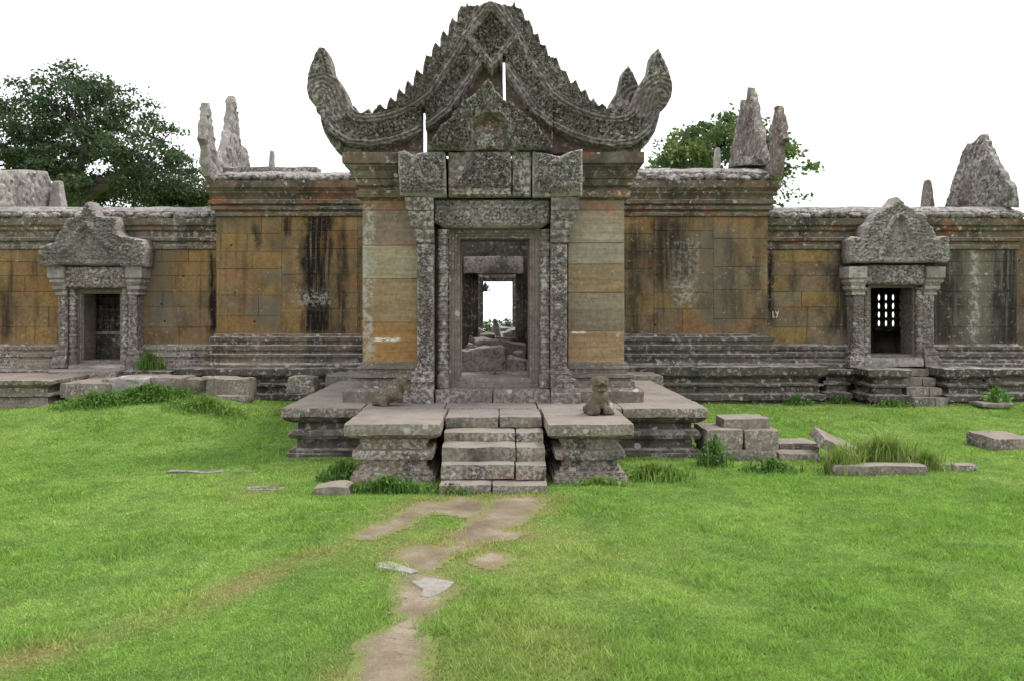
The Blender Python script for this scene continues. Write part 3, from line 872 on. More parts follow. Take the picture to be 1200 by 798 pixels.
b = MB(); frame_ring(b, X(526, 12.45), X(633.5, 12.45), Z(456, 12.45), Z(267, 12.45), 12.45,
    [(0, 0), (.035, -.01), (.04, .02), (.075, .02), (.08, .05), (.115, .05), (.12, .075), (.155, .08), (.165, .11)], .62)
b.build('door_frame', M['smooth'], porch)
b = MB()
for (a, c, q) in ((510, 577.5, 1), (577.8, 645, 2)): boxpx(b, a, c, 456, 473.3, 12.25, .7, r=.02, seg=.07, amp=.012, freq=6, seed=q)
b.build('threshold', M['carved'], porch)
b = MB()
def hl(a, c, db):
    mid = np.exp(-((a - 577) / 9) ** 2)
    base = .02 + .06 * rinceau(a, c, 11, 5) * sstep(1.0, 3, db)
    loops = ribs(np.hypot((a - 512) % 13 - 6.5, (c - 256) * .8), 5.0)
    return base + .035 * loops * sstep(1, 3, db) + .02 * mid + .035 * sstep(252, 240, c) * 0 + .02 * sstep(262, 268, c)
relief(b, [(508, 234), (645, 234), (645, 261), (640, 264), (635, 267.5), (519, 267.5), (514, 264), (508, 261)], 12.36, .3, hl, res=1.4, amp=.004)
b.build('lintel', M['volute'], porch, angle=None)
b = MB(); plainbox(b, -1.12, 1.03, 12.72, 13.02, 3.15, 4.27); plainbox(b, -1.12, X(527, 12.6), 12.62, 13.02, .9, 3.15); plainbox(b, X(632, 12.6), 1.03, 12.62, 13.02, .9, 3.15)
b.build('core_wall', M['smooth'], porch)
b = MB()
for i in range(4):
    for j in range(6): rbox(b, (-1.3 + i * .84, 12.95 + j * .9, .86), (.83, .89, .22), r=.02, seg=.2, amp=.015, seed=i * 7 + j)
b.build('porch_floor', M['dark'], porch)

# door pediment (small, in front)
dp = part_empty('door_pediment', porch)
YV = 12.12
def vol_l(a, c, db):
    s1, m1 = scroll(a, c, 505, 203, 20, 1, 9)
    rim = sstep(3.2, 1.2, np.abs(pdist(np.stack([a, c], 1), [(467, 182), (480, 186), (490, 198), (494, 214), (505, 224), (520, 226)], False)[0]))
    return (.01 + .07 * rinceau(a, c, 11, 8) + .05 * s1 + .06 * rim) * sstep(.5, 2.5, db) * np.where(c > 225.5, .25, 1)
def vol_r(a, c, db):
    s1, m1 = scroll(a, c, 655, 203, 22, -1, 9)
    rim = sstep(3.2, 1.2, np.abs(pdist(np.stack([a, c], 1), [(681, 178), (668, 182), (652, 192), (645, 205), (650, 216), (662, 221), (676, 214), (680, 200)], False)[0]))
    rim2 = sstep(3, 1, np.abs(pdist(np.stack([a, c], 1), [(632, 182), (640, 196), (638, 212), (650, 226), (676, 226)], False)[0]))
    return (.01 + .07 * rinceau(a, c, 11, 18) + .05 * s1 + .06 * rim + .05 * rim2) * sstep(.5, 2.5, db) * np.where(c > 225.5, .3, 1)
def cen(a, c, db):
    tri = (c > 180) & (np.abs(a - 574) < 42 + (c - 218) * .75)
    fig = np.exp(-((a - 574) / 9) ** 2 - ((c - 201) / 9) ** 2)
    frm = (np.abs(a - 574) < 9) & (np.abs(c - 200) < 8)
    s1, m1 = scroll(a, c, 560, 210, 9, 1, 6); s2, m2 = scroll(a, c, 588, 210, 9, -1, 6)
    h = .012 + np.where(tri & (c < 219), .02 + .06 * rinceau(a, c, 10, 28), 0) + .03 * fig + .03 * (s1 + s2) + .03 * (frm & ~((np.abs(a - 574) < 6.5) & (np.abs(c - 200) < 5.5)))
    h = h + np.where(c > 221, .02 + .022 * ribs(c - 221, 3.6), 0)
    return h * sstep(.3, 1.5, db)
b = MB(); relief(b, [(466.5, 178.5), (474, 177), (484, 182), (492, 179.5), (506, 178), (519, 178), (522, 181), (523.3, 231), (500, 231), (469, 229.5), (467, 205)], YV, .4, vol_l, res=1.3); b.build('volute_block', M['volute'], dp, angle=None)
b = MB(); relief(b, [(624, 178), (640, 180), (655, 184), (668, 178), (682.5, 175), (683, 205), (682, 229.5), (650, 231), (624.2, 231)], YV, .4, vol_r, res=1.3); b.build('volute_block', M['volute'], dp, angle=None)
b = MB(); relief(b, [(525.5, 179), (599, 178), (599.5, 231), (525.8, 231)], YV + .03, .4, cen, res=1.3); b.build('carved_block', M['carved'], dp, angle=None)
b = MB(); relief(b, [(600.3, 178), (622.6, 178.5), (622.6, 231), (600.3, 231)], YV + .04, .4, lambda a, c, db: (.012 + .03 * foliage(a, c, 5, 41) * (a < 612) + np.where(c > 221, .02 + .022 * ribs(c - 221, 3.6), 0)) * sstep(.3, 1.5, db), res=1.3); b.build('carved_block', M['carved'], dp, angle=None)
arch_out = [(500, 177.3), (502, 170), (512, 160), (516, 149), (529, 141), (531, 134), (539, 129), (541, 121), (552, 117), (558, 111), (562, 108), (566, 101), (572.5, 95), (578, 102), (581, 110), (586, 113), (590, 119), (595, 122), (601, 122), (604, 128), (611, 133), (620, 140), (626, 146), (631, 150), (635, 158), (643, 163), (646, 170), (648, 177.3)]
arch_in = [(545, 177), (550, 168), (556, 160), (553, 151), (560, 143), (570, 138.5), (575, 137), (580, 138.5), (590, 143), (597, 151), (594, 160), (600, 168), (606, 177)]
def arch(a, c, db):
    P = np.stack([a, c], 1); ins = inside(P, arch_in); d, s = pdist(P, arch_in, False)
    rim = sstep(7, 5.5, d) * (.06 + .03 * ribs(d, 3.4))
    h = np.where(ins, -.06, .04 + .085 * rinceau(a, c, 12, 50) + rim)
    tri = inside(P, [(556, 178), (560, 166), (566, 154), (574.6, 140), (583, 154), (589, 166), (594, 178)])
    h = np.where(tri, .02 + .05 * foliage(a, c, 4.2, 61), h)
    l1, m1 = scroll(a, c, 521, 165, 12, 1, 6); l2, m2 = scroll(a, c, 628, 164, 12, -1, 6)
    h = h + np.where(ins, 0, .05 * (l1 + l2))
    h = h + .05 * sstep(5.5, 3.5, db) * sstep(0, 1, db) * (c < 174)
    return h + .05
b = MB(); relief(b, arch_out, YV + .05, .3, arch, res=1.25, amp=.008); b.build('arch_stone', M['arch'], dp, angle=None)

# great pediment behind it
gp = part_empty('pediment', porch)
YG, TG = 12.46, .3
L_head = [(396, 179.5), (387, 168), (380, 156), (376, 142), (375, 133), (371, 132), (370, 126), (362, 116), (359.6, 106), (361, 90), (364, 78), (370, 64), (374.5, 55.6), (380, 56.5), (384.5, 62), (388, 72), (389.7, 83), (393, 89), (400, 98), (406, 109), (409.5, 119), (410, 127), (416, 124.5), (423, 134), (427, 132), (433, 128), (436, 134), (445.6, 122), (450, 127)]
R_head = [(700.5, 125), (705.4, 122), (711.7, 129), (718, 132), (724, 128), (729, 127), (735, 130), (741, 118), (746, 106), (753, 93), (759.5, 84), (763, 65), (771.5, 57), (775, 65), (784, 84), (788, 101), (786.6, 114), (781, 124.6), (774, 130), (772, 139), (767.5, 155), (759.6, 167.5), (752, 175), (750.5, 179.5)]
teethL = [(453, 129), (454, 122), (458, 114), (464, 120), (465, 112), (468, 104), (474, 111), (475, 102), (478, 94), (484, 102), (485, 92), (488, 81), (495, 88), (496, 78), (499, 65.5)]
teethLt = [(506, 67), (506, 60), (510, 50), (516, 56), (516, 45), (519.5, 36), (525, 43), (526, 31), (530, 21.5), (535.5, 27), (536, 16), (540, 7.5), (546, 10), (547, 1.5), (549.5, 8.5), (564, 8.5), (567, 6), (572, 5.4), (580, 6.4), (585, 8), (600, 8.5), (602.8, 0.5), (605, 10.5), (611, 11), (614, 17), (616, 26), (621, 26), (624, 32), (626, 42), (631, 39.5), (634, 54), (640, 54), (643, 67)]
teethR = [(653, 69.5), (658, 83), (664, 85.5), (669, 98.5), (675, 94), (680.6, 108.5), (686, 105), (692, 119.5), (695, 115.5), (700.5, 124.8)]
spL = [(573, 22), (548, 70), (530, 97), (514, 121), (496, 135), (474, 146), (455, 152), (435, 155), (415, 153), (402, 144), (394, 130), (390, 116), (384, 103), (375, 100)]
spR = [(1151 - a, c) for a, c in spL]
hdL = [(430, 155), (415, 153), (402, 145), (395, 132), (392, 118), (387, 107), (379, 102), (371, 105), (367, 112), (370, 119), (376, 119), (377, 114)]
hdR = [(1151 - a, c) for a, c in hdL]
def is_tymp(a, c):
    P = np.stack([a, c], 1); d = np.minimum(pdist(P, spL, False)[0], pdist(P, spR, False)[0])
    ysp = np.where(a < 576, np.interp(a, [p[0] for p in spL][::-1], [p[1] for p in spL][::-1]), np.interp(a, [p[0] for p in spR], [p[1] for p in spR]))
    return (d > 19) & (c > ysp) & (a > 430) & (a < 722) & (np.abs(a - 576) / 31 + np.abs(c - 45) / 38 > 1.12)
def big(a, c, db):
    P = np.stack([a, c], 1)
    dL, sL = pdist(P, spL, False); dR, sR = pdist(P, spR, False)
    left = a < 576
    d = np.where(left, dL, dR); s = np.where(left, sL, sR)
    W = 18.5
    band = sstep(W + 1.5, W - .5, d)
    prof = np.where(d > 8.5, .09 + .045 * ribs(d - 8.5, 5.0), .03 + .055 * rinceau(s, d + 40, 13, 70))
    boss = np.zeros_like(d)
    for s0 in (62, 132, 178):
        q = np.hypot(s - s0, d); boss = boss + sstep(9, 6.5, q) * (.03 + .035 * foliage(a, c, 3.4, 73))
    h = band * (prof + boss)
    # outside of the band: flame leaves; inside: plain tympanum
    ysp = np.where(left, np.interp(a, [p[0] for p in spL][::-1], [p[1] for p in spL][::-1]), np.interp(a, [p[0] for p in spR], [p[1] for p in spR]))
    outer = (c < ysp) | (a < 400) | (a > 751)
    leafh = .02 + .04 * rinceau(a, c, 9, 80) + .035 * sstep(3.2, 1.8, db)
    tymp = -.09 + .01 * fbm(np.stack([a * .3, c * .3, 0 * a], 1), 2, 5)
    h = np.where(band > .5, h, np.where(outer, leafh, tymp))
    # apex lozenge
    dm = np.abs(a - 576) / 31 + np.abs(c - 45) / 38
    loz = dm < 1.12
    h = np.where(loz, np.where(dm > .72, .13 + .03 * ribs((dm - .72) * 31, 4.4), .04 + .08 * rinceau(a, c, 12, 90)), h)
    # naga heads: spiral and upright flame
    for (cx, cy, tn) in ((373, 113, 1), (778, 113, -1)):
        dh, _ = pdist(P, hdL if tn == 1 else hdR, False); m = np.hypot(a - cx, c - cy) < 40
        sc = ribs(dh, 4.7)
        hd = m & (c < 140) & ((a < 412) if tn == 1 else (a > 739))
        h = np.where(hd, .05 + .04 * sc * (.45 + .55 * fbm(np.stack([a * .25, c * .25, 0 * a], 1), 2, 8)), h)
        eye = np.hypot(a - cx, c - cy - 2) < 3.5
        h = np.where(eye, .10, h)
        fl = (c < 88) & ((a < 395) | (a > 757))
        h = np.where(fl, .04 + .03 * ribs(db, 4.2) + .02 * foliage(a, c, 4, 95), h)
    h = np.where((c > 172) & (a < 470) | (c > 172) & (a > 690), h * .8 + .012 * ribs(c, 4), h)
    return 1.35 * h * sstep(0, 1.6, db)
whole = L_head + [(453, 129)] + teethL[1:] + teethLt + teethR + R_head
for out in (L_head + teethL[:1] + [(494.3, 128.4), (494.3, 179.5)],
            [(453.5, 128), (454, 122)] + teethL[2:] + [(506, 67.6), (589, 67.6), (589.4, 95), (590.2, 128)],
            [(593.2, 128), (592.6, 95), (592, 67.6), (643, 67.6)] + teethR + [(703, 128)],
            teethLt + [(592, 67.2), (550, 67.2)],
            [(499.4, 128.4), (647.6, 128.4), (647.6, 179.5), (499.4, 179.5)],
            [(648.6, 179.5), (648.6, 128.4), (699, 128.4)] + R_head):
    b = MB(); relief(b, out, YG, TG, big, res=1.3, amp=.004, outer=whole); pbk = b.build('pediment_block', M['carved'], gp, angle=None)
    pbk.data.materials.append(M['tympanum'])
    vv = np.zeros(len(pbk.data.vertices) * 3); pbk.data.vertices.foreach_get('co', vv); vv = vv.reshape(-1, 3)
    ax2, az2 = vv[:, 0], vv[:, 2]                                   # local = world here (parents cancel)
    tv = is_tymp(VX + ax2 * F / YG, VY + (EYE - az2) * F / YG) & (vv[:, 1] < YG + .2)
    for p_ in pbk.data.polygons:
        if all(tv[i_] for i_ in p_.vertices): p_.material_index = 1
# the second, smaller flame of the gable end seen behind the right-hand one
def fl2(a, c, db):
    sc, m = scroll(a, c, 745, 118, 30, -1, 6.2)
    return (np.where(c < 100, .03 + .05 * foliage(a, c, 5, 99), .04 + .045 * sc) + .02 * sstep(4, 2, db)) * sstep(0, 1.6, db)
b = MB(); relief(b, [(708, 150), (712, 128), (714.5, 121), (723.5, 107.7), (726, 97), (728, 87), (736, 77.5), (741.5, 86), (747, 98), (752, 112), (756, 150)], YG + .42, .25, fl2, res=1.35); b.build('rear_flame', M['carved'], gp, angle=None)

# ------------------------------------------------------------------ temple hall (tall middle body) with its two inner doorways
PALL = [(.25, .155, .065), (.22, .145, .075), (.19, .14, .085), (.26, .155, .055), (.2, .14, .085), (.23, .165, .085)]
PALR = [(.25, .165, .08), (.22, .16, .095), (.19, .145, .095), (.27, .165, .06), (.2, .16, .105), (.23, .15, .075)]
hall = thing('temple_hall', (-.1, 18.0, .1), 'tall ochre stone hall directly behind the porch, with horned gable remains', 'temple hall')
HX0, HX1 = -5.93, 5.70
hb = [(-.3, .55), (.24, .55), (.24, .86), (.2, .9), (.19, 1.0), (.22, 1.02), (.22, 1.07), (.13, 1.09), (.13, 1.14), (.17, 1.16), (.17, 1.25), (.08, 1.27), (.08, 1.33), (.11, 1.35), (.11, 1.42), (.04, 1.44), (.03, 1.48), (0.0, 1.49), (-.3, 1.49)]
hc = [(-.3, 3.95), (0.01, 3.95), (.05, 3.97), (.05, 4.02), (.02, 4.04), (.02, 4.08), (.09, 4.1), (.09, 4.15), (.05, 4.17), (.05, 4.2), (.13, 4.22), (.13, 4.29), (.07, 4.31), (.08, 4.36), (.15, 4.44), (.15, 4.47), (.22, 4.55), (.22, 4.69), (-.3, 4.69)]
for s in ('l', 'r'):
    m = M['wall_left'] if s == 'l' else M['wall_right']; pal = PALL if s == 'l' else PALR
    x0, x1 = (HX0, -1.7) if s == 'l' else (1.6, HX1)
    b = MB()
    cuts = [x0, -4.55, -2.95, x1] if s == 'l' else [x0, 3.3, 4.55, x1]
    for q in range(3):
        rw = [[1.47, 1.86, 2.3, 2.86, 3.22, 3.6, 3.97], [1.47, 2.02, 2.36, 2.74, 3.28, 3.66, 3.97], [1.47, 1.8, 2.42, 2.9, 3.5, 3.97]][q]
        ashlar(b, cuts[q], cuts[q + 1], 1.47, 3.97, YT, pal, wmin=.5, wmax=1.25, rows=rw)
    if s == 'l': plainbox(b, x0 + .01, x1, YT + .2, YT + .6, .3, 4.6); plainbox(b, x0 + .01, x0 + .6, YT + .2, 26.5, .3, 4.6); plainbox(b, x0 + .01, -.47, 26.0, 26.5, .3, 4.6)
    else: plainbox(b, x0, x1 - .01, YT + .2, YT + .6, .3, 4.6); plainbox(b, x1 - .6, x1 - .01, YT + .2, 26.5, .3, 4.6); plainbox(b, .49, x1 - .01, 26.0, 26.5, .3, 4.6)
    b.build('wall', m, hall, smooth=False)
    path = [(x0, 26.5), (x0, YT), (x1, YT)] if s == 'l' else [(x0, YT), (x1, YT), (x1, 26.5)]
    b = MB(); sweep(b, path, hb, step=.16, pstep=.05, amp=.012, freq=4); b.build('base_moulding', M['dark'] if s == 'r' else M['moulding'], hall)
    b = MB(); sweep(b, path, hc, step=.16, pstep=.05, amp=.012, freq=4); b.build('cornice', M['cornice'], hall)
    b = MB()
    if s == 'l':
        lobes(b, (x0 - .1, YT - .13), (x1, YT - .13), 4.77, .17, seed=3); sweep(b, path, [(-.5, 4.66), (.06, 4.68), (.02, 4.84), (-.18, 4.93), (-.5, 4.95)], amp=.03, freq=3)
        boxpx(b, 256, 372, 195.5, 205, 18.25, .5, r=.03, amp=.04, seed=2)
    else:
        lobes(b, (x0, YT - .13), (x1 + .1, YT - .13), 4.78, .24, (.13, .13, .1), seed=5); sweep(b, path, [(-.5, 4.66), (.06, 4.68), (.03, 4.9), (-.15, 5.0), (-.5, 5.02)], amp=.035, freq=3)
        for k, (a0, a1, t0, t1) in enumerate(((862, 905, 186, 194), (868, 890, 183, 188))): boxpx(b, a0, a1, t0, t1, 18.15 + .05 * k, .6, r=.03, amp=.03, seed=k + 5)
    b.build('eave', M['eave'], hall)
# gable remains standing on the hall ends: profiles in depth and height, one stone thick
def side_gable(mb, pts, xp, thick, amp=.03):
    O = []
    for (px, py) in pts:
        Y = xp * F / (px - VX); O.append((Y, Z(py, Y)))
    O = resample(O, .07); n = len(O)
    lo = np.min(O, 0); hi = np.max(O, 0)
    a1, a2 = np.meshgrid(np.arange(lo[0], hi[0], .07), np.arange(lo[1], hi[1], .07))
    Pn = np.stack([a1.ravel(), a2.ravel()], 1); Pn = Pn[inside(Pn, O)]; Pn = Pn[pdist(Pn, O)[0] > .035]
    vo, eo, fo, *_ = delaunay_2d_cdt([Vector(p) for p in O] + [Vector(p) for p in Pn], [(i, (i + 1) % n) for i in range(n)], [], 1, 1e-5)
    V2 = np.array([tuple(p) for p in vo]); m = len(V2)
    db, _ = pdist(V2, O)
    rel = .045 * foliage(V2[:, 0] * 30, V2[:, 1] * 30, 5, 7) * (db > 1e-3)
    A = np.stack([xp + 0 * V2[:, 0] + (rel if xp > 0 else -rel), V2[:, 0], V2[:, 1]], 1); B = A.copy(); B[:, 0] = xp - math.copysign(thick, xp) - (rel if xp > 0 else -rel)
    loop = []; key = {tuple(np.round(V2[i], 4)): i for i in range(m)}
    for p in O:
        k = key.get(tuple(np.round(p, 4)))
        if k is not None and (not loop or loop[-1] != k): loop.append(k)
    q = len(loop)
    fs = [tuple(f) for f in fo] + [tuple(reversed([i + m for i in f])) for f in fo] + [(loop[i], loop[(i + 1) % q], loop[(i + 1) % q] + m, loop[i] + m) for i in range(q)]
    mb.add(wear(np.concatenate([A, B]), amp, 4), fs)
b = MB(); side_gable(b, [(244, 216), (238, 207), (235, 193), (234.6, 171), (231.5, 163), (233, 148), (235.6, 121), (238.5, 120.5), (240.5, 142), (243.5, 165), (248, 184), (256, 177), (261, 153), (265, 117), (267, 112.6), (269, 116), (269.5, 130), (272, 131.5), (273.5, 148), (275, 168), (283, 176), (287, 197), (286, 206)], -6.05, .13)
b.build('gable', M['gable'], hall)
b = MB(); side_gable(b, [(859, 206), (860, 192), (863, 175), (867, 160), (871, 138), (874.5, 117), (877, 117), (879, 128), (881, 122), (883, 103), (885, 103.5), (887, 112), (889.4, 122), (892.4, 138), (896, 155), (900, 176), (907, 184), (909, 170), (911.5, 142), (915.5, 125), (918, 124), (921.5, 138), (923.5, 156), (925.5, 162), (920.5, 171), (919, 190), (916.5, 207)], 5.85, .12)
b.build('gable', M['gable_brown'], hall)
b = MB(); boxpx(b, 313.5, 321, 175.5, 205, 21.5, .3, r=.05, amp=.03, taper=(.55, .6)); b.build('finial', M['gable'], hall)
b = MB(); boxpx(b, 838.5, 846.5, 172.5, 205, 21.5, .3, r=.05, amp=.03, taper=(.7, .6)); b.build('finial', M['gable'], hall)
# inner doorways
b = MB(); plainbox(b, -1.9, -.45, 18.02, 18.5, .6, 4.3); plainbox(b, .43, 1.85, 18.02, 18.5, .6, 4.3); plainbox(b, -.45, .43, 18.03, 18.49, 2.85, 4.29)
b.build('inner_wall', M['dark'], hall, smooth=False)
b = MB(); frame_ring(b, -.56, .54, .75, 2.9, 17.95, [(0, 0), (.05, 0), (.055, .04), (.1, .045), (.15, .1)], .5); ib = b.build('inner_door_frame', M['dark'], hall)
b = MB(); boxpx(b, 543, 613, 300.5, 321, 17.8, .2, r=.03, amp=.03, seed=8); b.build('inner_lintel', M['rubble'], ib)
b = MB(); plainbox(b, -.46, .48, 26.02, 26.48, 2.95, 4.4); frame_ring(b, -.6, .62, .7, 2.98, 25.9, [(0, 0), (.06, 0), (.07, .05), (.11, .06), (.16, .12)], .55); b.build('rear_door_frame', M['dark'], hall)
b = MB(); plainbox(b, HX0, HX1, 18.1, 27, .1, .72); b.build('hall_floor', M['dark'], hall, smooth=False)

# ------------------------------------------------------------------ low side chambers, each with a carved doorway and a balustered window
YS = 18.02
lb = [(-.3, .5), (.22, .5), (.22, .85), (.17, .87), (.17, .93), (.1, .95), (.1, .99), (.14, 1.0), (.14, 1.08), (.06, 1.1), (.06, 1.14), (.1, 1.15), (.1, 1.21), (.03, 1.23), (0, 1.26), (-.3, 1.26)]
lc = [(-.3, 3.28), (0.01, 3.28), (.04, 3.3), (.04, 3.37), (.01, 3.39), (.01, 3.45), (.09, 3.47), (.1, 3.53), (.05, 3.55), (.06, 3.66), (.13, 3.70), (.13, 3.76), (.2, 3.8), (.22, 3.93), (-.3, 3.93)]
CH = {
 'l': dict(x0=-11.6, x1=-5.95, wall='wall_left', pal=[(.23, .14, .055), (.21, .135, .065), (.18, .13, .08), (.25, .15, .05), (.19, .135, .08)], label='low left chamber with pale lichened door gable and dark balustered opening',
   open=(96, 139, 346, 421), fr=(90.5, 144.5, 339, 428), cols=(85.5, 147), pil=((68.5, 79.5), (150.5, 160.5)), lint=(74, 150.5, 313, 338.5), sill=(79, 147, 427.5, 436),
   ped=[(48.4, 296), (51, 289), (60, 286), (67, 284), (70, 276), (74.7, 269.5), (78, 262), (82.6, 256), (90, 255), (97, 253.7), (98, 248), (99.7, 244.5), (102, 239), (105, 236.6), (110, 242), (115.5, 249.7), (118, 254), (138, 254.5), (140, 263), (140.5, 272), (146, 277), (158, 279), (169.5, 281), (173, 290.5), (172, 302), (171, 313), (143, 313.5), (143, 311.5), (74, 311.5), (74, 313.5), (50, 313.5)],
   tymp=[(73, 311), (76, 298), (84, 293), (91, 282), (97, 272), (105, 265), (113, 272), (119, 282), (127, 290), (136, 294), (138, 311)]),
 'r': dict(x0=5.72, x1=11.17, wall='wall_right', pal=[(.2, .145, .085), (.24, .155, .06), (.17, .135, .1), (.19, .15, .1), (.27, .17, .055)], label='low right chamber with stone door gable and sky showing through its balusters',
   open=(1022, 1072, 338, 413), fr=(1017.5, 1076, 333, 420), cols=(1015.5, 1078), pil=((1000, 1012.5), (1081.5, 1094.5)), lint=(1013, 1084, 311, 334), sill=(1011, 1083, 419.5, 430),
   ped=[(996, 308.6), (994, 299), (995, 289), (993.5, 282), (998, 277.5), (1004, 278), (1009, 280), (1009, 272), (1011, 265), (1016, 261), (1019, 255), (1024, 250), (1031, 248.5), (1036, 244), (1042, 241), (1046, 237), (1050.7, 230.7), (1055, 237), (1060, 242), (1066, 245), (1071, 250), (1078, 251.5), (1082, 257), (1085, 263), (1090, 266), (1092, 272), (1093, 280), (1099, 277.5), (1106, 277), (1110.5, 282), (1109.5, 291), (1111, 300), (1108.7, 308.6)],
   tymp=[(1030, 307), (1031, 296), (1036, 290), (1033, 280), (1040, 270), (1044, 260), (1051, 254), (1058, 260), (1062, 270), (1068, 280), (1065, 290), (1070, 296), (1072, 307)]),
}
for s in ('l', 'r'):
    D = CH[s]; wm = M[D['wall']]
    ch = thing('side_chamber', ((D['x0'] + D['x1']) / 2, YL, .1), D['label'], 'temple chamber')
    fx0, fx1 = X(D['fr'][0], YS), X(D['fr'][1], YS)
    ox0, ox1 = X(D['open'][0], YS + .1), X(D['open'][1], YS + .1)
    segs = ((D['x0'], fx0 - .05), (fx1 + .05, D['x1']))
    b = MB()
    for (a, c) in segs: ashlar(b, a, c, 1.25, 3.3, YL, D['pal'], wmin=.55, wmax=1.15, rows=[1.25, 1.62, 2.05, 2.38, 2.72, 3.02, 3.3]); plainbox(b, a + .01, c - .01, YL + .2, YL + .55, .3, 4.0)
    plainbox(b, fx0 - .1, fx1 + .1, YL + .1, YL + .5, 2.75, 4.0)
    ex = D['x0'] if s == 'l' else D['x1'] - .5
    plainbox(b, ex + .005, ex + .495, YL + .22, 21.4, .3, 4.0)
    if s == 'l':
        plainbox(b, D['x0'] + .01, D['x1'] - .01, 21.1, 21.4, .3, 4.0)
    else:
        wx0, wx1, wz0, wz1 = X(1026, 21.1), X(1051.5, 21.1) + .14, Z(385.5, 21.1), Z(345, 21.1)
        plainbox(b, D['x0'], wx0, 21.1, 21.5, .3, 4.0); plainbox(b, wx1, D['x1'], 21.1, 21.5, .3, 4.0)
        plainbox(b, wx0 - .01, wx1 + .01, 21.1, 21.5, .3, wz0); plainbox(b, wx0 - .01, wx1 + .01, 21.1, 21.5, wz1, 4.0)
    b.build('wall', wm, ch, smooth=False)
    if s == 'l': runs = ([(D['x0'], 21.5), (D['x0'], YL), (fx0 - .12, YL)], [(fx1 + .12, YL), (D['x1'], YL)])
    else: runs = ([(D['x0'], YL), (fx0 - .12, YL)], [(fx1 + .12, YL), (D['x1'], YL), (D['x1'], 21.5)])
    b = MB()
    for r_ in runs: sweep(b, r_, lb, step=.15, pstep=.05, amp=.014, freq=4)
    b.build('base_moulding', M['plinth'] if s == 'l' else M['dark'], ch)
    run = [(D['x0'], 21.5), (D['x0'], YL), (D['x1'], YL)] if s == 'l' else [(D['x0'], YL), (D['x1'], YL), (D['x1'], 21.5)]
    b = MB(); sweep(b, run, lc, step=.15, pstep=.05, amp=.014, freq=4); b.build('cornice', M['cornice'] if s == 'r' else M['moulding'], ch)
    b = MB(); lobes(b, (D['x0'] - .1, YL - .14), (D['x1'] + .1, YL - .14), 4.03, .26, (.14, .12, .1), seed=11 if s == 'l' else 17)
    sweep(b, run, [(-.6, 3.9), (.08, 3.92), (.05, 4.1), (-.1, 4.2), (-.6, 4.27)], amp=.025, freq=3); b.build('eave', M['eave'], ch)
    b = MB(); plainbox(b, D['x0'] + .1, D['x1'] - .1, YL + .5, 21.3, 4.02, 4.25); b.build('roof', M['eave'], ch, smooth=False)
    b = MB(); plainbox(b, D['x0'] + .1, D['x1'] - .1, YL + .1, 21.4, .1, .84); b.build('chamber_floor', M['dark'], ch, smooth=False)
    # doorway
    b = MB(); o_ = D['open']; f_ = D['fr']
    a0, a1, c0, c1 = X(f_[0], YS + .1), X(f_[1], YS + .1), Z(f_[3], YS + .1), Z(f_[2], YS + .1)
    w_ = X(o_[0], YS + .1) - a0
    frame_ring(b, a0, a1, c0, c1, YS + .1, [(0, 0), (w_ * .35, 0), (w_ * .4, .03), (w_ * .75, .03), (w_ * .8, .06), (w_, .07)], .62); b.build('door_frame', M['smooth'], ch)
    for px in D['cols']:
        cx = X(px, YS + .05); pr = [(.1, .85), (.1, 1.02), (.09, 1.04)]; z = 1.04
        while z < Z(D['lint'][3], YS) - .08: pr += [(.075, z), (.075, z + .06), (.09, z + .065), (.09, z + .1)]; z += .11
        lathe(b := MB(), (cx, YS + .07, 0), pr, 10); b.build('colonnette', M['carved'], ch)
    for k, (p0, p1) in enumerate(D['pil']):
        x0, x1 = X(p0, YS), X(p1, YS); out = -1 if k == 0 else 1
        b = MB(); plainbox(b, x0, x1, YS + .01, YL + .3, .9, 2.9); p = b.build('door_pilaster', M['carved'], ch)
        b = MB(); relief(b, [(p0, 344), (p1, 344), (p1, 408), (p0, 408)], YS, .05, lambda a, c, db: .01 + .03 * foliage(a, c, 3, 3) * sstep(.6, 2, db), res=1.2, amp=.004); b.build('carved_panel', M['carved'], p, angle=None)
        path = [(x0, YL + .2), (x0, YS), (x1, YS)] if k == 0 else [(x0, YS), (x1, YS), (x1, YL + .2)]
        b = MB(); sweep(b, path, [(-.05, .78), (.11, .78), (.11, .93), (.09, .95), (.08, 1.02), (.06, 1.04), (.08, 1.08), (.08, 1.12), (.02, 1.15), (.02, 1.2), (-.05, 1.2)], step=.07, pstep=.05, amp=.014, freq=6); b.build('pilaster_base', M['carved'], p)
        b = MB(); sweep(b, path, [(-.05, 2.3), (.0, 2.3), (.045, 2.31), (.045, 2.36), (.02, 2.37), (.09, 2.43), (.09, 2.49), (.06, 2.5), (.13, 2.58), (.13, 2.62), (.11, 2.63), (.16, 2.67), (.16, 2.9), (-.05, 2.9)], step=.07, pstep=.03, amp=.007, freq=6); b.build('pilaster_capital', M['volute'], p)
    l0, l1, t0, t1 = D['lint']
    b = MB(); relief(b, [(l0, t0), (l1, t0), (l1, t1), (l0, t1)], YS - .03, .35, lambda a, c, db: .02 + .05 * foliage(a, c, 4.6, 13) * (np.abs(c - (t0 + t1) / 2 - 2) < 9) + .025 * sstep(t1 - 5, t1 - 3, c), res=1.6); b.build('lintel', M['carved'], ch, angle=None)
    ty = D['tymp']
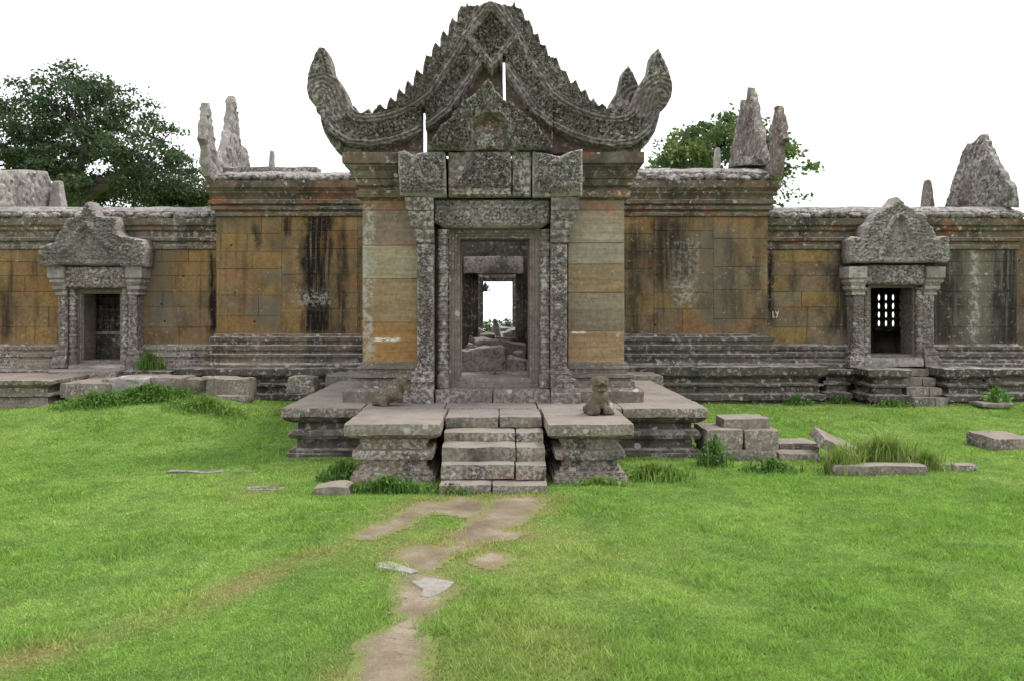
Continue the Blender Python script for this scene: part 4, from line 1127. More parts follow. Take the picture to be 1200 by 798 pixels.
    def hped(a, c, db):
        P = np.stack([a, c], 1); ins = inside(P, ty); d, _ = pdist(P, ty, False)
        h = np.where(ins, -.06 + .07 * rinceau(a, c, 8, 23), .06 + .05 * rinceau(a, c, 12, 33) + .06 * foliage(a, c, 4.6, 36)) + sstep(5.5, 3.5, d) * .11 + .05 * sstep(6, 4, db)
        fig = np.exp(-((a - ty[5][0]) / 7) ** 2 - ((c - ty[5][1] - 27) / 12) ** 2); h = h + ins * fig * .09
        if s == 'r':
            nich = (np.abs(a - 1051.5) < 6.5) & (c > 258 - 0 * a) & (c < 280) | (np.hypot(a - 1051.5, c - 262) < 6.5)
            h = np.where(nich, -.05 + .07 * np.exp(-((a - 1051.5) / 3) ** 2), h)
        h = h + (c > ty[0][1] - 5) * (a > ty[0][0]) * (a < ty[-1][0]) * .06
        for (cx, tn) in ((ty[0][0] - 14, 1), (ty[-1][0] + 15, -1)):
            q, m = scroll(a, c, cx, 295, 11, tn, 6); h = h + .06 * q
        return .8 * h * sstep(0, 1.5, db)
    b = MB(); relief(b, D['ped'], YS - .1, .38, hped, res=1.05, amp=.008); b.build('door_pediment', M['volute'], ch, angle=None)
    q0, q1, r0, r1 = D['sill']
    b = MB(); boxpx(b, q0, q1, r0, r1, YS - .1, .5, r=.03, amp=.02, seed=3); b.build('doorsill', M['volute'], ch)
    # window of turned balusters behind the doorway
    if s == 'l':
        YB = 19.25
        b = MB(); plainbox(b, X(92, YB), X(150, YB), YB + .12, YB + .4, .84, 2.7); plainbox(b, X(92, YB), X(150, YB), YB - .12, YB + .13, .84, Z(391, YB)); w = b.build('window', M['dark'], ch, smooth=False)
        bx = [X(p, YB) for p in (111, 118, 125, 132, 139)]; z0, z1 = Z(391, YB), Z(340, YB)
        b = MB(); rbox(b, ((X(92, YB) + X(150, YB)) / 2, YB - .1, z0 + .02), (X(150, YB) - X(92, YB), .16, .08), r=.02, amp=.01); b.build('window_sill', M['volute'], w)
    else:
        YB = 21.0
        b = MB(); rbox(b, ((wx0 + wx1) / 2, YB - .02, wz0), (wx1 - wx0 + .2, .2, .12), r=.02, amp=.015); w = b.build('window', M['dark'], ch)
        bx = [X(p, YB) for p in (1026.2, 1034.6, 1042.8, 1051.2, 1059)]; z0, z1 = wz0 + .03, wz1 + .02
    for x in bx:
        b = MB(); pr = []; nb = 4
        for k in range(nb):
            h = (z1 - z0) / nb; z = z0 + k * h
            pr += [(.09, z + .0 * h), (.09, z + .1 * h), (.068, z + .22 * h), (.058, z + .5 * h), (.068, z + .78 * h), (.09, z + .9 * h), (.09, z + .999 * h)]
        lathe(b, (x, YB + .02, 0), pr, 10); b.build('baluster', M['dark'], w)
    if s == 'l':
        b = MB(); side_gable(b, [(-20, 248), (-22, 206), (-10, 201), (18, 199), (38, 201), (42, 210), (47, 228), (52, 244)], -11.3, .35); b.build('gable', M['gable'], ch)
        b = MB(); boxpx(b, 55.5, 72, 211, 246, 20.6, .35, r=.06, amp=.03, taper=(.5, .6), seed=4); b.build('finial', M['gable'], ch)
    else:
        b = MB(); side_gable(b, [(1114, 244), (1118, 230), (1122, 216), (1125, 207), (1129, 194), (1132, 190), (1135, 178), (1140, 168), (1144, 169), (1150, 165), (1156, 158.5), (1158.6, 157.5), (1160, 164), (1163, 166), (1164, 172), (1167, 175), (1168, 181), (1171, 184), (1173, 191), (1176, 194), (1178, 200), (1182, 204), (1184, 211), (1189, 215), (1192, 220), (1194, 244)], 11.1, .14); b.build('gable', M['eave'], ch)
        b = MB(); boxpx(b, 1085, 1097.5, 210, 244, 20.6, .35, r=.06, amp=.03, taper=(.45, .6), seed=6); b.build('finial', M['gable_brown'], ch)
        b = MB(); plainbox(b, 10.9, 14.5, 19.4, 21.4, .3, 3.95); ashlar(b, 10.9, 14.5, .8, 3.9, 19.3, [(.12, .1, .08)]); b.build('recessed_wall', wm, ch, smooth=False)
        # two chalked letters on the wall
        b = MB(); yy = YL - .016
        def stroke(p, q, w=.016):
            p, q = np.array(p), np.array(q); p, q = p * .68, q * .68; d = (q - p) / np.linalg.norm(q - p); n_ = np.array([-d[1], d[0]]) * w / 2
            c4 = [p - n_, q - n_, q + n_, p + n_]
            b.add([(X(905, yy) + k[0], yy, Z(372.5, yy) + k[1]) for k in c4] + [(X(905, yy) + k[0], yy + .02, Z(372.5, yy) + k[1]) for k in c4], [(0, 1, 2, 3), (4, 7, 6, 5), (0, 4, 5, 1), (1, 5, 6, 2), (2, 6, 7, 3), (3, 7, 4, 0)])
        stroke((.02, .2), (.025, 0)); stroke((.02, 0.008), (.09, .012)); stroke((.11, .2), (.15, .1)); stroke((.2, .2), (.135, .0))
        b.build('graffiti', M['chalk'], ch, smooth=False)

# ------------------------------------------------------------------ terraces under the walls
tprof = [(-.1, -.1), (-.1, .12), (-.03, .15), (-.03, .26), (-.13, .29), (-.13, .40), (-.06, .43), (-.06, .47), (-.14, .5), (-.14, .58), (-.03, .63), (0, .66)]
def shift(pr, dz, top): return [(o, min(z + dz, top)) for o, z in pr] + [(0, top - .01), (-.02, top)]
lt = thing('stone_terrace', (-7, 17.3, .1), 'ruined left terrace of dark slabs under the walls left of the porch', 'terrace')
b = MB(); loft(b, rect(-6.6, -2.2, 17.35, 18.1), shift(tprof, .02, .81), step=.13, pstep=.06, amp=.02, freq=3); b.build('moulded_base', M['dark'], lt)
b = MB(); loft(b, rect(-12.6, -6.62, 17.3, 18.2), shift(tprof, .02, .77), step=.13, pstep=.06, amp=.025, freq=3); b.build('moulded_base', M['dark'], lt)
b = MB(); loft(b, rect(-11.5, -8.15, 15.6, 17.28), shift(tprof, .0, .73), step=.13, pstep=.06, amp=.03, freq=3); b.build('door_landing', M['block'], lt)
b = MB()
for k, (a, c, y0, y1, z) in enumerate(((-8.1, -7.3, 15.75, 17.2, .66), (-7.4, -6.7, 15.9, 17.2, .72), (-9.0, -7.6, 17.0, 17.6, .79))):
    rbox(b, ((a + c) / 2, (y0 + y1) / 2, z - .13), (c - a - .03, y1 - y0, .26), r=.03, amp=.025, seed=k + 50, rot=(0, R(random.uniform(-2, 2)), 0))
b.build('landing_slab', M['platform'], lt)

rt = thing('stone_terrace', (7, 17.4, .1), 'dark moulded right terrace with small steps before the right chamber door', 'terrace')
for k, (a, c, y0, top) in enumerate(((2.3, 6.72, 17.35, .85), (6.75, 7.42, 17.72, .76), (7.44, 8.3, 17.1, .81), (8.98, 9.93, 17.1, .83), (9.95, 13.5, 17.55, .78))):
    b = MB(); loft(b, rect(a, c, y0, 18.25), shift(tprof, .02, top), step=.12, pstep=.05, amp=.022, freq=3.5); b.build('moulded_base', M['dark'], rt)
b = MB()
for k, (z0, z1, y0) in enumerate(((.05, .27, 16.95), (.27, .45, 17.2), (.45, .62, 17.45), (.62, .78, 17.7))):
    rbox(b, (8.48, y0 + .4, (z0 + z1) / 2), (.44, .8, z1 - z0), r=.02, amp=.02, seed=k); rbox(b, (8.84, y0 + .42, (z0 + z1) / 2), (.26, .8, z1 - z0 - .01), r=.02, amp=.02, seed=k + 9)
b.build('step', M['block'], rt)

# ------------------------------------------------------------------ fallen blocks and slabs, each its own thing
def block(name, box, Y, depth, label, cat='stone block', mat='block', group=None, **k):
    b = MB(); boxpx(b, *box, Y, depth, **k)
    return tag(b.build(name, M[mat]), label, cat, group)
FB = 'fallen blocks beside the platform'
block('stone_block', (848, 903, 490, 512), 11.75, .5, 'pinkish topped dressed block crowning the stack right of the platform', group=FB, r=.025, seed=1, mat='platform')
block('stone_block', (828, 872, 503.5, 528.5), 11.6, .75, 'dark block supporting the top of the right-hand stack, on its porch side', group=FB, r=.025, seed=2)
block('stone_block', (872.6, 913, 504, 528.5), 11.6, .7, 'dark block under the stack beside the platform, on its far side from the porch', group=FB, r=.025, seed=3)
block('stone_block', (831, 911, 528, 545), 11.55, .8, 'long half buried base block under the right-hand stack', group=FB, r=.025, seed=4)
block('stone_slab', (913.5, 961, 519, 531), 12.0, .55, 'flat pale slab lying between the stacked blocks and the leaning slab', 'stone slab', 'platform', FB, r=.02, seed=5)
block('stone_slab', (914, 962, 531, 546), 11.6, .35, 'dark low edging slab in front of the flat pale slab', 'stone slab', 'block', FB, r=.02, seed=6)
b = MB(); rbox(b, (X(993, 11.6), 11.75, Z(528, 11.6)), (.86, .42, .15), rot=(R(18), R(25), R(8)), r=.02, amp=.02, seed=7)
tag(b.build('stone_slab', M['block']), 'thin slab leaning at an angle in the tall grass', 'stone slab', FB)
b = MB(); a = G(980, 556); c = G(1090, 557); rbox(b, ((a[0] + c[0]) / 2, a[1] + .12, .03), (c[0] - a[0], .24, .16), r=.02, amp=.015, seed=8)
tag(b.build('kerb_stone', M['platform']), 'long narrow kerb stone in front of the tall grass', 'kerb stone', 'kerb stones in the lawn')
b = MB(); a = G(1099, 551); c = G(1149, 552); rbox(b, ((a[0] + c[0]) / 2, a[1] + .1, .015), (c[0] - a[0], .22, .12), r=.02, amp=.015, seed=9, rot=(0, 0, R(-3)))
tag(b.build('kerb_stone', M['platform']), 'short sunken kerb stone right of the longer kerb stone', 'kerb stone', 'kerb stones in the lawn')
block('stone_block', (1020, 1056, 526, 546), 11.9, .3, 'mossy block half hidden in the tall grass', r=.04, seed=10)
block('stone_block', (1165, 1215, 513, 531), 12.3, .8, 'weathered hollowed block at the right edge of the lawn', r=.04, seed=11)
block('stone_slab', (1151, 1188, 472, 477.5), 16.6, .5, 'small round edged slab with a plant growing on it', 'stone slab', 'platform', r=.03, seed=12)
block('stone_block', (1156, 1183, 477, 486), 16.7, .35, 'buried block carrying the small slab with a plant', r=.03, seed=13)
b = MB(); a = G(387, 580); rbox(b, (a[0], a[1] + .2, .0), (.4, .34, .17), r=.03, amp=.045, seed=14)
tag(b.build('flat_stone', M['block']), 'rough flat stone lying in the lawn left of the stairs', 'stone')
LBk = 'broken blocks along the left mound'
for k, (box, Y, dp_, lab, mt, rot) in enumerate((
    ((74, 128, 448.5, 468), 15.6, .6, 'dark oblong block at the left end of the block row on the mound', 'block', 0),
    ((127, 171, 442.5, 462), 15.7, .7, 'pale lichened round topped block on the mound below the left doorway', 'volute', 2),
    ((168, 214, 442, 460), 15.9, .7, 'brown block behind leafy weeds at the middle of the mound', 'block', -1),
    ((211, 244, 444.5, 461), 16.1, .6, 'brown sloping block on the mound next to the square end block', 'block', 1),
    ((241.5, 293, 443, 465.5), 15.9, .5, 'square cut brown block at the right end of the block row', 'platform', 0),
    ((253, 288, 463.5, 475), 15.6, .6, 'small block under the square cut block at the end of the row', 'block', 0),
    ((236, 258, 441, 446), 16.0, .4, 'small white stone lying on top of the square cut block', 'rubble', 3),
    ((336, 369, 441, 461), 15.4, .45, 'small reddish block standing alone by the left edge of the platform', 'platform', -2))):
    b = MB(); boxpx(b, *box, Y, dp_, r=.04, amp=.045, freq=3.2, seed=20 + k, rot=(0, R(rot), R(random.uniform(-4, 4))))
    tag(b.build('stone_block', M[mt]), lab, 'stone block', LBk)
# buried slab edges and paving stones in the lawn
for k, (p0, p1, lab) in enumerate((((192, 553), (302, 551), 'long buried slab edge showing in the left lawn'), ((286, 573), (332, 572), 'short buried slab edge in the lawn near the flat stone'))):
    a, c = G(*p0), G(*p1); b = MB(); rbox(b, ((a[0] + c[0]) / 2, a[1] + .1, gz1((a[0] + c[0]) / 2, a[1]) - .025), (abs(c[0] - a[0]), .16, .09), r=.02, amp=.03, seed=40 + k)
    tag(b.build('buried_slab', M['dark']), lab, 'stone slab')
for k, (pts, lab) in enumerate((([(440, 662), (457, 660), (474, 666), (490, 671.5), (480, 673.5), (462, 671), (443, 667.5)], 'thin pale paving stone bedded left of the dirt path'),
                                ([(481, 682), (490, 681), (498, 678), (515, 679.5), (532, 683), (526, 689), (517, 695), (503, 700.5), (493, 698.5), (496, 692), (490, 688)], 'broad pale paving stone bedded in the dirt path'))):
    O = resample(gpoly(pts), .05); n = len(O); cx, cy = np.mean(O, 0); b = MB()
    V = [(x, y, gz1(cx, cy) - .04) for x, y in O] + [(x, y, gz1(cx, cy) + .010) for x, y in O] + [(cx + (x - cx) * .94, cy + (y - cy) * .94, gz1(cx, cy) + .018) for x, y in O]
    b.add(wear(V, .006, 8), [(i, (i + 1) % n, n + (i + 1) % n, n + i) for i in range(n)] + [(n + i, n + (i + 1) % n, 2 * n + (i + 1) % n, 2 * n + i) for i in range(n)] + [tuple(range(2 * n, 3 * n))])
    tag(b.build('paving_stone', M['slab']), lab, 'paving stone')

# rubble seen through the doorway
RB = 'rubble inside the temple'
for k, (box, Y, dp_, lab, mt, rot, tp) in enumerate((
    ((538, 592, 409, 439), 14.6, .8, 'largest lichen spotted rubble block just inside the main doorway', 'rubble', (0, -5, 3), (1, .9)),
    ((592, 618, 421, 440), 14.7, .7, 'rounded grey rubble block inside the doorway, right of the largest one', 'rubble', (0, 6, -5), (.9, .8)),
    ((588, 617, 402, 416), 16.4, .6, 'slanting rubble slab resting above the rounded grey rubble block', 'block', (0, 12, 0), (1, 1)),
    ((553, 590, 398, 411), 16.6, .8, 'flat rubble slab behind the largest block in the doorway', 'rubble', (0, 3, 4), (.95, .9)),
    ((561, 582, 391, 401), 18.9, .5, 'small rubble block under the pointed stone in the doorway', 'block', (0, -6, 0), (.9, .9)),
    ((575, 587, 374, 396), 19.2, .4, 'grey pointed stone standing against the sky in the doorway', 'gable', (0, 3, 0), (.3, .5)),
    ((584, 618, 384, 388.5), 20.2, .35, 'thin stone beam lying across the rubble in the doorway', 'gable', (0, 0, 0), (1, 1)),
    ((594, 612, 386, 404), 19.0, .6, 'pale rubble block below the thin stone beam', 'rubble', (0, -8, 0), (.85, .85)),
    ((604, 611, 366, 390), 17.4, .3, 'upright pointed fragment at the right side of the doorway rubble', 'dark', (0, 0, 0), (.3, .5)),
    ((549.5, 553.5, 394, 418), 16.9, .25, 'narrow upright stone post at the left side of the doorway rubble', 'rubble', (0, 1, 0), (.8, .8)),
    ((556, 570, 386, 397), 19.6, .5, 'small pale broken rubble piece at the left foot of the pointed stone', 'rubble', (0, 20, 8), (.7, .8)),
    ((590, 602, 388, 400), 18.4, .5, 'tilted broken rubble piece in front of the thin stone beam', 'gable', (0, -28, 5), (.8, .7)),
    ((543, 560, 404, 418), 15.6, .4, 'small angular rubble piece leaning at the left jamb above the largest block', 'gable', (0, 24, 0), (.8, .7)),
    ((600, 616, 411, 424), 15.2, .4, 'small angular rubble piece on top of the rounded grey rubble block', 'block', (0, -15, 9), (.75, .8)),
    ((580, 606, 396, 412), 17.7, .6, 'dark rubble block wedged in the middle of the doorway heap', 'dark', (0, 10, 0), (1, .9)))):
    b = MB(); boxpx(b, *box, Y, dp_, r=.025, seg=.06, amp=.06, freq=4.2, seed=60 + k, rot=tuple(R(q) for q in rot), taper=tp)
    tag(b.build('rubble_block', M[mt]), lab, 'rubble block', RB)
b = MB(); rr = random.Random(5)
for k in range(26):
    rbox(b, (rr.uniform(-1.3, 1.3), rr.uniform(19.5, 25.3), .72 + rr.uniform(0, .35)), (rr.uniform(.4, 1), rr.uniform(.4, 1), rr.uniform(.3, .7)), rot=(rr.uniform(-.3, .3), rr.uniform(-.3, .3), rr.uniform(0, 3)), r=.06, seg=.15, amp=.05, seed=k)
tag(b.build('rubble_heap', M['rubble']), 'heap of fallen stones filling the floor of the hall', 'rubble', kind='stuff')

# ------------------------------------------------------------------ guardian lions
def blob(name, ell, mat, loc, rotz, voxel=.011, amp=.012):
    bm = bmesh.new()
    for (c, r, ry) in ell:
        q = bmesh.ops.create_icosphere(bm, subdivisions=3, radius=1.0)
        Mx = Matrix.Translation(c) @ Matrix.Rotation(R(ry), 4, 'Y') @ Matrix.Diagonal((*r, 1))
        bmesh.ops.transform(bm, matrix=Mx, verts=q['verts'])
    me = bpy.data.meshes.new(name); bm.to_mesh(me); bm.free()
    ob = bpy.data.objects.new(name, me); COL.objects.link(ob)
    md = ob.modifiers.new('remesh', 'REMESH'); md.mode = 'VOXEL'; md.voxel_size = voxel
    sm_ = ob.modifiers.new('smooth', 'SMOOTH'); sm_.factor = .5; sm_.iterations = 5
    dg = bpy.context.evaluated_depsgraph_get(); dg.update()
    me2 = bpy.data.meshes.new_from_object(ob.evaluated_get(dg)); ob.modifiers.clear()
    V = np.zeros(len(me2.vertices) * 3); me2.vertices.foreach_get('co', V); V = V.reshape(-1, 3)
    V = wear(V, amp, 14, 3); V = wear(V, amp * .5, 40, 8)
    me2.vertices.foreach_set('co', V.ravel()); me2.update(); me2.shade_smooth(); me2.materials.clear(); me2.materials.append(mat); me2.name = name
    ob.data = me2; bpy.data.meshes.remove(me); ob.location = loc; ob.rotation_euler = (0, 0, rotz)
    return ob
e = [((0, .07, .11), (.14, .14, .12), 0), ((.115, .0, .09), (.062, .12, .095), 0), ((-.12, .0, .09), (.062, .12, .095), 0), ((0, -.02, .2), (.112, .115, .15), 0), ((0, -.06, .24), (.10, .085, .09), 0),
     ((0, -.01, .335), (.105, .10, .05), 0), ((0, -.02, .40), (.108, .11, .082), 0), ((0, -.10, .405), (.078, .075, .04), 0), ((0, -.10, .325), (.066, .07, .022), 0), ((.05, -.115, .445), (.033, .03, .024), 0), ((-.05, -.115, .445), (.033, .03, .024), 0),
     ((0, -.17, .415), (.032, .024, .022), 0), ((.098, .01, .435), (.026, .035, .042), 0), ((-.098, .01, .435), (.026, .035, .042), 0), ((0, -.01, .465), (.08, .08, .03), 0), ((.065, -.12, .06), (.048, .06, .065), 0), ((-.065, -.12, .06), (.048, .06, .065), 0),
     ((.13, -.1, .03), (.045, .06, .035), 0), ((-.14, -.1, .03), (.045, .06, .035), 0), ((-.17, .08, .06), (.04, .06, .06), 0)]
o = blob('lion_statue', e, M['lion'], (X(704, 10.85), 10.95, .695), R(4), amp=.008)
tag(o, 'weathered seated stone lion with broken front legs, upright on the right stair flank', 'lion statue', 'guardian lions by the stairs')
e = [((-.19, 0, .09), (.085, .11, .09), 0), ((-.07, 0, .15), (.18, .115, .115), -40), ((.01, -.03, .19), (.12, .125, .12), -40), ((-.24, .02, .09), (.05, .07, .1), 20), ((-.13, -.1, .06), (.055, .05, .1), -25), ((.075, 0, .285), (.115, .115, .045), 50),
     ((.125, -.01, .345), (.105, .11, .095), -40), ((.155, -.03, .41), (.095, .09, .04), -20), ((.235, -.04, .385), (.035, .07, .03), 0), ((.20, -.04, .265), (.075, .07, .025), -35), ((.10, -.10, .385), (.035, .028, .04), 0), ((.13, .09, .4), (.03, .03, .04), 0), ((.09, -.08, .16), (.05, .05, .08), -30)]
o = blob('lion_statue', e, M['lion'], (X(461, 11.95), 11.9, .69), R(0), amp=.008)
tag(o, 'broken stone lion toppled sideways against the left door pilaster', 'lion statue', 'guardian lions by the stairs')

# ------------------------------------------------------------------ trees
def leaf_quads(C, size, up=0.5, rr=rng):
    n = len(C)
    d = rr.normal(size=(n, 3)); d /= np.linalg.norm(d, axis=1, keepdims=True)
    nrm = rr.normal(size=(n, 3)); nrm[:, 2] += up * 2; nrm -= d * np.sum(nrm * d, 1, keepdims=True); nrm /= np.linalg.norm(nrm, axis=1, keepdims=True)
    w = np.cross(d, nrm); s = (size * rr.uniform(.6, 1.3, n))[:, None]
    V = np.stack([C - d * s * .5, C + w * s * .28 + nrm * s * .06, C + d * s * .5, C - w * s * .28 + nrm * s * .06], 1).reshape(-1, 3)
    return V
def quad_faces(n): return np.arange(n * 4).reshape(n, 4)

def fast_mesh(name, V, Fc, Cv, mat, parent=None, origin=(0, 0, 0)):
    me = bpy.data.meshes.new(name); k = Fc.shape[1]; nf = len(Fc)
    V = V - np.array(origin)
    me.vertices.add(len(V)); me.vertices.foreach_set('co', V.astype(np.float32).ravel())
    me.loops.add(nf * k); me.loops.foreach_set('vertex_index', Fc.astype(np.int32).ravel())
    me.polygons.add(nf); me.polygons.foreach_set('loop_start', (np.arange(nf) * k).astype(np.int32)); me.polygons.foreach_set('loop_total', np.full(nf, k, np.int32))
    at = me.color_attributes.new('bc', 'FLOAT_COLOR', 'POINT'); at.data.foreach_set('color', np.concatenate([Cv, np.ones((len(Cv), 1))], 1).astype(np.float32).ravel())
    me.update(calc_edges=True); me.validate(); me.materials.append(mat)
    ob = bpy.data.objects.new(name, me); COL.objects.link(ob)
    if parent is not None: ob.parent = parent; ob.location = Vector(origin) - parent.location
    else: ob.location = origin
    return ob

def tree(name, base, ells, Y, dY, nclump, per, rad, lsize, cols, label, seed, flat=.5, forks=None, group=None, trunk_r=.4, thin=.0):
    """crown: leaf clumps spread in ellipses (photograph pixels at depth Y, given a real depth dY); trunk and limbs reach into them"""
    r = np.random.default_rng(seed)
    C = []
    areas = np.array([e[2] * e[3] for e in ells], float); areas /= areas.sum()
    for i in range(nclump):
        e = ells[r.choice(len(ells), p=areas)]
        while True:
            p = r.uniform(-1, 1, 3)
            q = np.linalg.norm(p)
            if q < 1 and (q > thin): break
        y = Y + p[1] * dY
        C.append((X(e[0] + p[0] * e[2], Y), y, Z(e[1] + p[2] * e[3], Y)))
    C = np.array(C)
    t = thing(name, base, label, 'tree', group)
    bb = MB(); trunk_top = Vector(base)
    fk = [Vector((X(a, Y), Y + random.uniform(-1, 1), Z(c, Y))) for a, c in forks]
    def limb(p, q, r0, r1, sag=.0):
        pts = []; n = 7
        for k in range(n):
            w = k / (n - 1); m = p.lerp(q, w); m = m + Vector((random.uniform(-1, 1), random.uniform(-1, 1), random.uniform(-1, 1))) * (q - p).length * .035 * math.sin(math.pi * w); m.z += sag * math.sin(math.pi * w)
            pts.append(m)
        tube(bb, pts, [r0 + (r1 - r0) * k / (n - 1) for k in range(n)], 7)
    limb(Vector(base), fk[0], trunk_r, trunk_r * .8)
    heads = []
    for q in fk[1:]: limb(fk[0], q, trunk_r * .62, trunk_r * .3, .4); heads.append(q)
    heads.append(fk[0])
    for c in C[:: max(1, len(C) // 90)]:
        c = Vector(c); h = min(heads, key=lambda z: (z - c).length + max(0, z.z - c.z) * 2); limb(h, c, trunk_r * .16, trunk_r * .04, .25)
    bb.build('trunk', M['bark'], t, angle=None)
    L, K = [], []
    for c in C:
        n = int(per * r.uniform(.5, 1.4)); p = r.normal(size=(n, 3)) * .45
        s = rad * r.uniform(.6, 1.3)
        p = p * np.array([s, s, s * flat]); p[:, 2] -= (p[:, 0] ** 2 + p[:, 1] ** 2) / s * .25
        L.append(c + p)
        base_c = np.array(cols[r.integers(len(cols))]) * r.uniform(.75, 1.25)
        K.append(base_c[None] * r.uniform(.7, 1.35, (n, 1)))
    L = np.concatenate(L); K = np.concatenate(K)
    V = leaf_quads(L, lsize, .5, r)
    fast_mesh('crown', V, quad_faces(len(L)), np.repeat(K, 4, 0), M['leaf'], t, base)
    return t

YTREE = 45
tree('spreading_tree', (X(96, YTREE), YTREE, -.3), [(85, 140, 62, 55), (150, 180, 66, 52), (30, 165, 55, 52), (110, 222, 108, 26), (60, 200, 80, 30), (185, 200, 38, 36), (95, 108, 35, 25), (132, 124, 38, 26), (20, 130, 30, 30)], YTREE, 4.5, 370, 95, .8, .22,
     [(.06, .092, .05), (.072, .105, .056), (.05, .08, .05), (.082, .105, .06)], 'large dark spreading tree behind the left chamber', 3, flat=.42, forks=[(92, 238), (70, 195), (130, 205), (98, 170), (165, 215), (40, 200)], trunk_r=.5)  # leaf colours lightened and greyed to carry the distance haze
tree('small_tree', (X(222, 48), 48, -.3), [(218, 232, 38, 18), (195, 228, 30, 18), (236, 238, 16, 12)], 48, 2, 40, 120, .8, .24, [(.04, .065, .028), (.05, .08, .03)], 'low bushy tree under the right edge of the spreading tree', 5, flat=.6, forks=[(220, 250), (205, 235), (232, 238)], trunk_r=.2)
tree('leafy_tree', (X(848, 38), 38, -.3), [(850, 180, 70, 40), (795, 188, 34, 34), (900, 180, 26, 34), (916, 210, 22, 26), (872, 152, 34, 18), (840, 155, 30, 14), (775, 195, 16, 20)], 38, 3, 125, 75, .66, .24,
     [(.11, .16, .05), (.085, .13, .05), (.145, .18, .058), (.06, .1, .048)], 'bright green leafy tree behind the right horned gable', 8, flat=.6, forks=[(848, 220), (820, 190), (875, 185), (900, 210), (790, 200)], trunk_r=.3)
for k, (px, py, w, h, Yt, lab) in enumerate(((572, 383, 7, 7, 60, 'small distant tree left of the pointed stone, seen through the doorway'), (592, 382, 9, 8, 62, 'round distant tree right of the pointed stone, seen through the doorway'), (606, 386, 8, 5, 66, 'lowest distant tree by the right jamb, seen through the doorway'))):
    tree('distant_tree', (X(px, Yt), Yt, Z(py + 60, Yt)), [(px, py, w, h)], Yt, .5, 12, 60, .35, .16, [(.06, .1, .03), (.08, .13, .04)], lab, 20 + k, flat=.8, forks=[(px, py + 8), (px - 2, py + 2), (px + 2, py)], group='distant trees beyond the cliff', trunk_r=.08)

# ------------------------------------------------------------------ weeds and tufts
def weed(name, x, y, rad, h, nb, nl, label, group=None, cols=((.09, .2, .03), (.12, .24, .04), (.07, .15, .03)), lsize=.06, z=None, seed=0, rady=None, bend=.5):
    r = np.random.default_rng(120 + seed); V = []; Fq = []; K = []; o = 0
    rady = rady or rad
    for i in range(int(nb * 1.8)):
        a = r.uniform(0, 6.283); q = min(1.05, abs(r.normal()) * .6); bx, by = x + math.cos(a) * q * rad, y + math.sin(a) * q * rady
        bz = gz1(bx, by) - .01 if z is None else z
        L = h * 1.75 * r.uniform(.3, 1.1) * (1 - .4 * q); th = r.uniform(0, 6.283); ln = r.uniform(.1, bend) * L; w = r.uniform(.006, .014)
        dx, dy = math.cos(th), math.sin(th); n = 4; c = np.array(cols[r.integers(len(cols))]) * r.uniform(.75, 1.3)
        for k in range(n + 1):
            s = k / n; ww = w * (1 - s) + .0006
            cx, cy, cz = bx + dx * ln * s * s, by + dy * ln * s * s, bz + L * s * (1 - .35 * bend * s * s)
            V += [(cx - dy * ww, cy + dx * ww, cz), (cx + dy * ww, cy - dx * ww, cz)]; K += [c, c]
        Fq += [(o + 2 * k, o + 2 * k + 1, o + 2 * k + 3, o + 2 * k + 2) for k in range(n)]; o += 2 * n + 2
    V = np.array(V).reshape(-1, 3); K = np.array(K).reshape(-1, 3); Fq = np.array(Fq, int).reshape(-1, 4)
    if nl:
        nl = int(nl * 1.6)
        a = r.uniform(0, 6.283, nl); q = np.minimum(1.05, np.abs(r.normal(size=nl)) * .6); bx = x + np.cos(a) * q * rad; by = y + np.sin(a) * q * rady
        bz = gz(bx, by) if z is None else np.full(nl, z)
        C = np.stack([bx, by, bz + h * 1.15 * r.uniform(.05, 1, nl) * (1 - .5 * q)], 1)
        LV = leaf_quads(C, lsize, .9, r); LK = np.repeat(np.array([cols[i] for i in r.integers(len(cols), size=nl)]) * r.uniform(.7, 1.25, (nl, 1)), 4, 0)
        Fq = np.concatenate([Fq, quad_faces(nl) + len(V)]); V = np.concatenate([V, LV]); K = np.concatenate([K, LK])
    zb = gz1(x, y) if z is None else z
    return tag(fast_mesh(name, V, Fq, K, M['grass'], None, (x, y, zb)), label, 'weeds' if nl else 'grass tuft', group, 'thing')

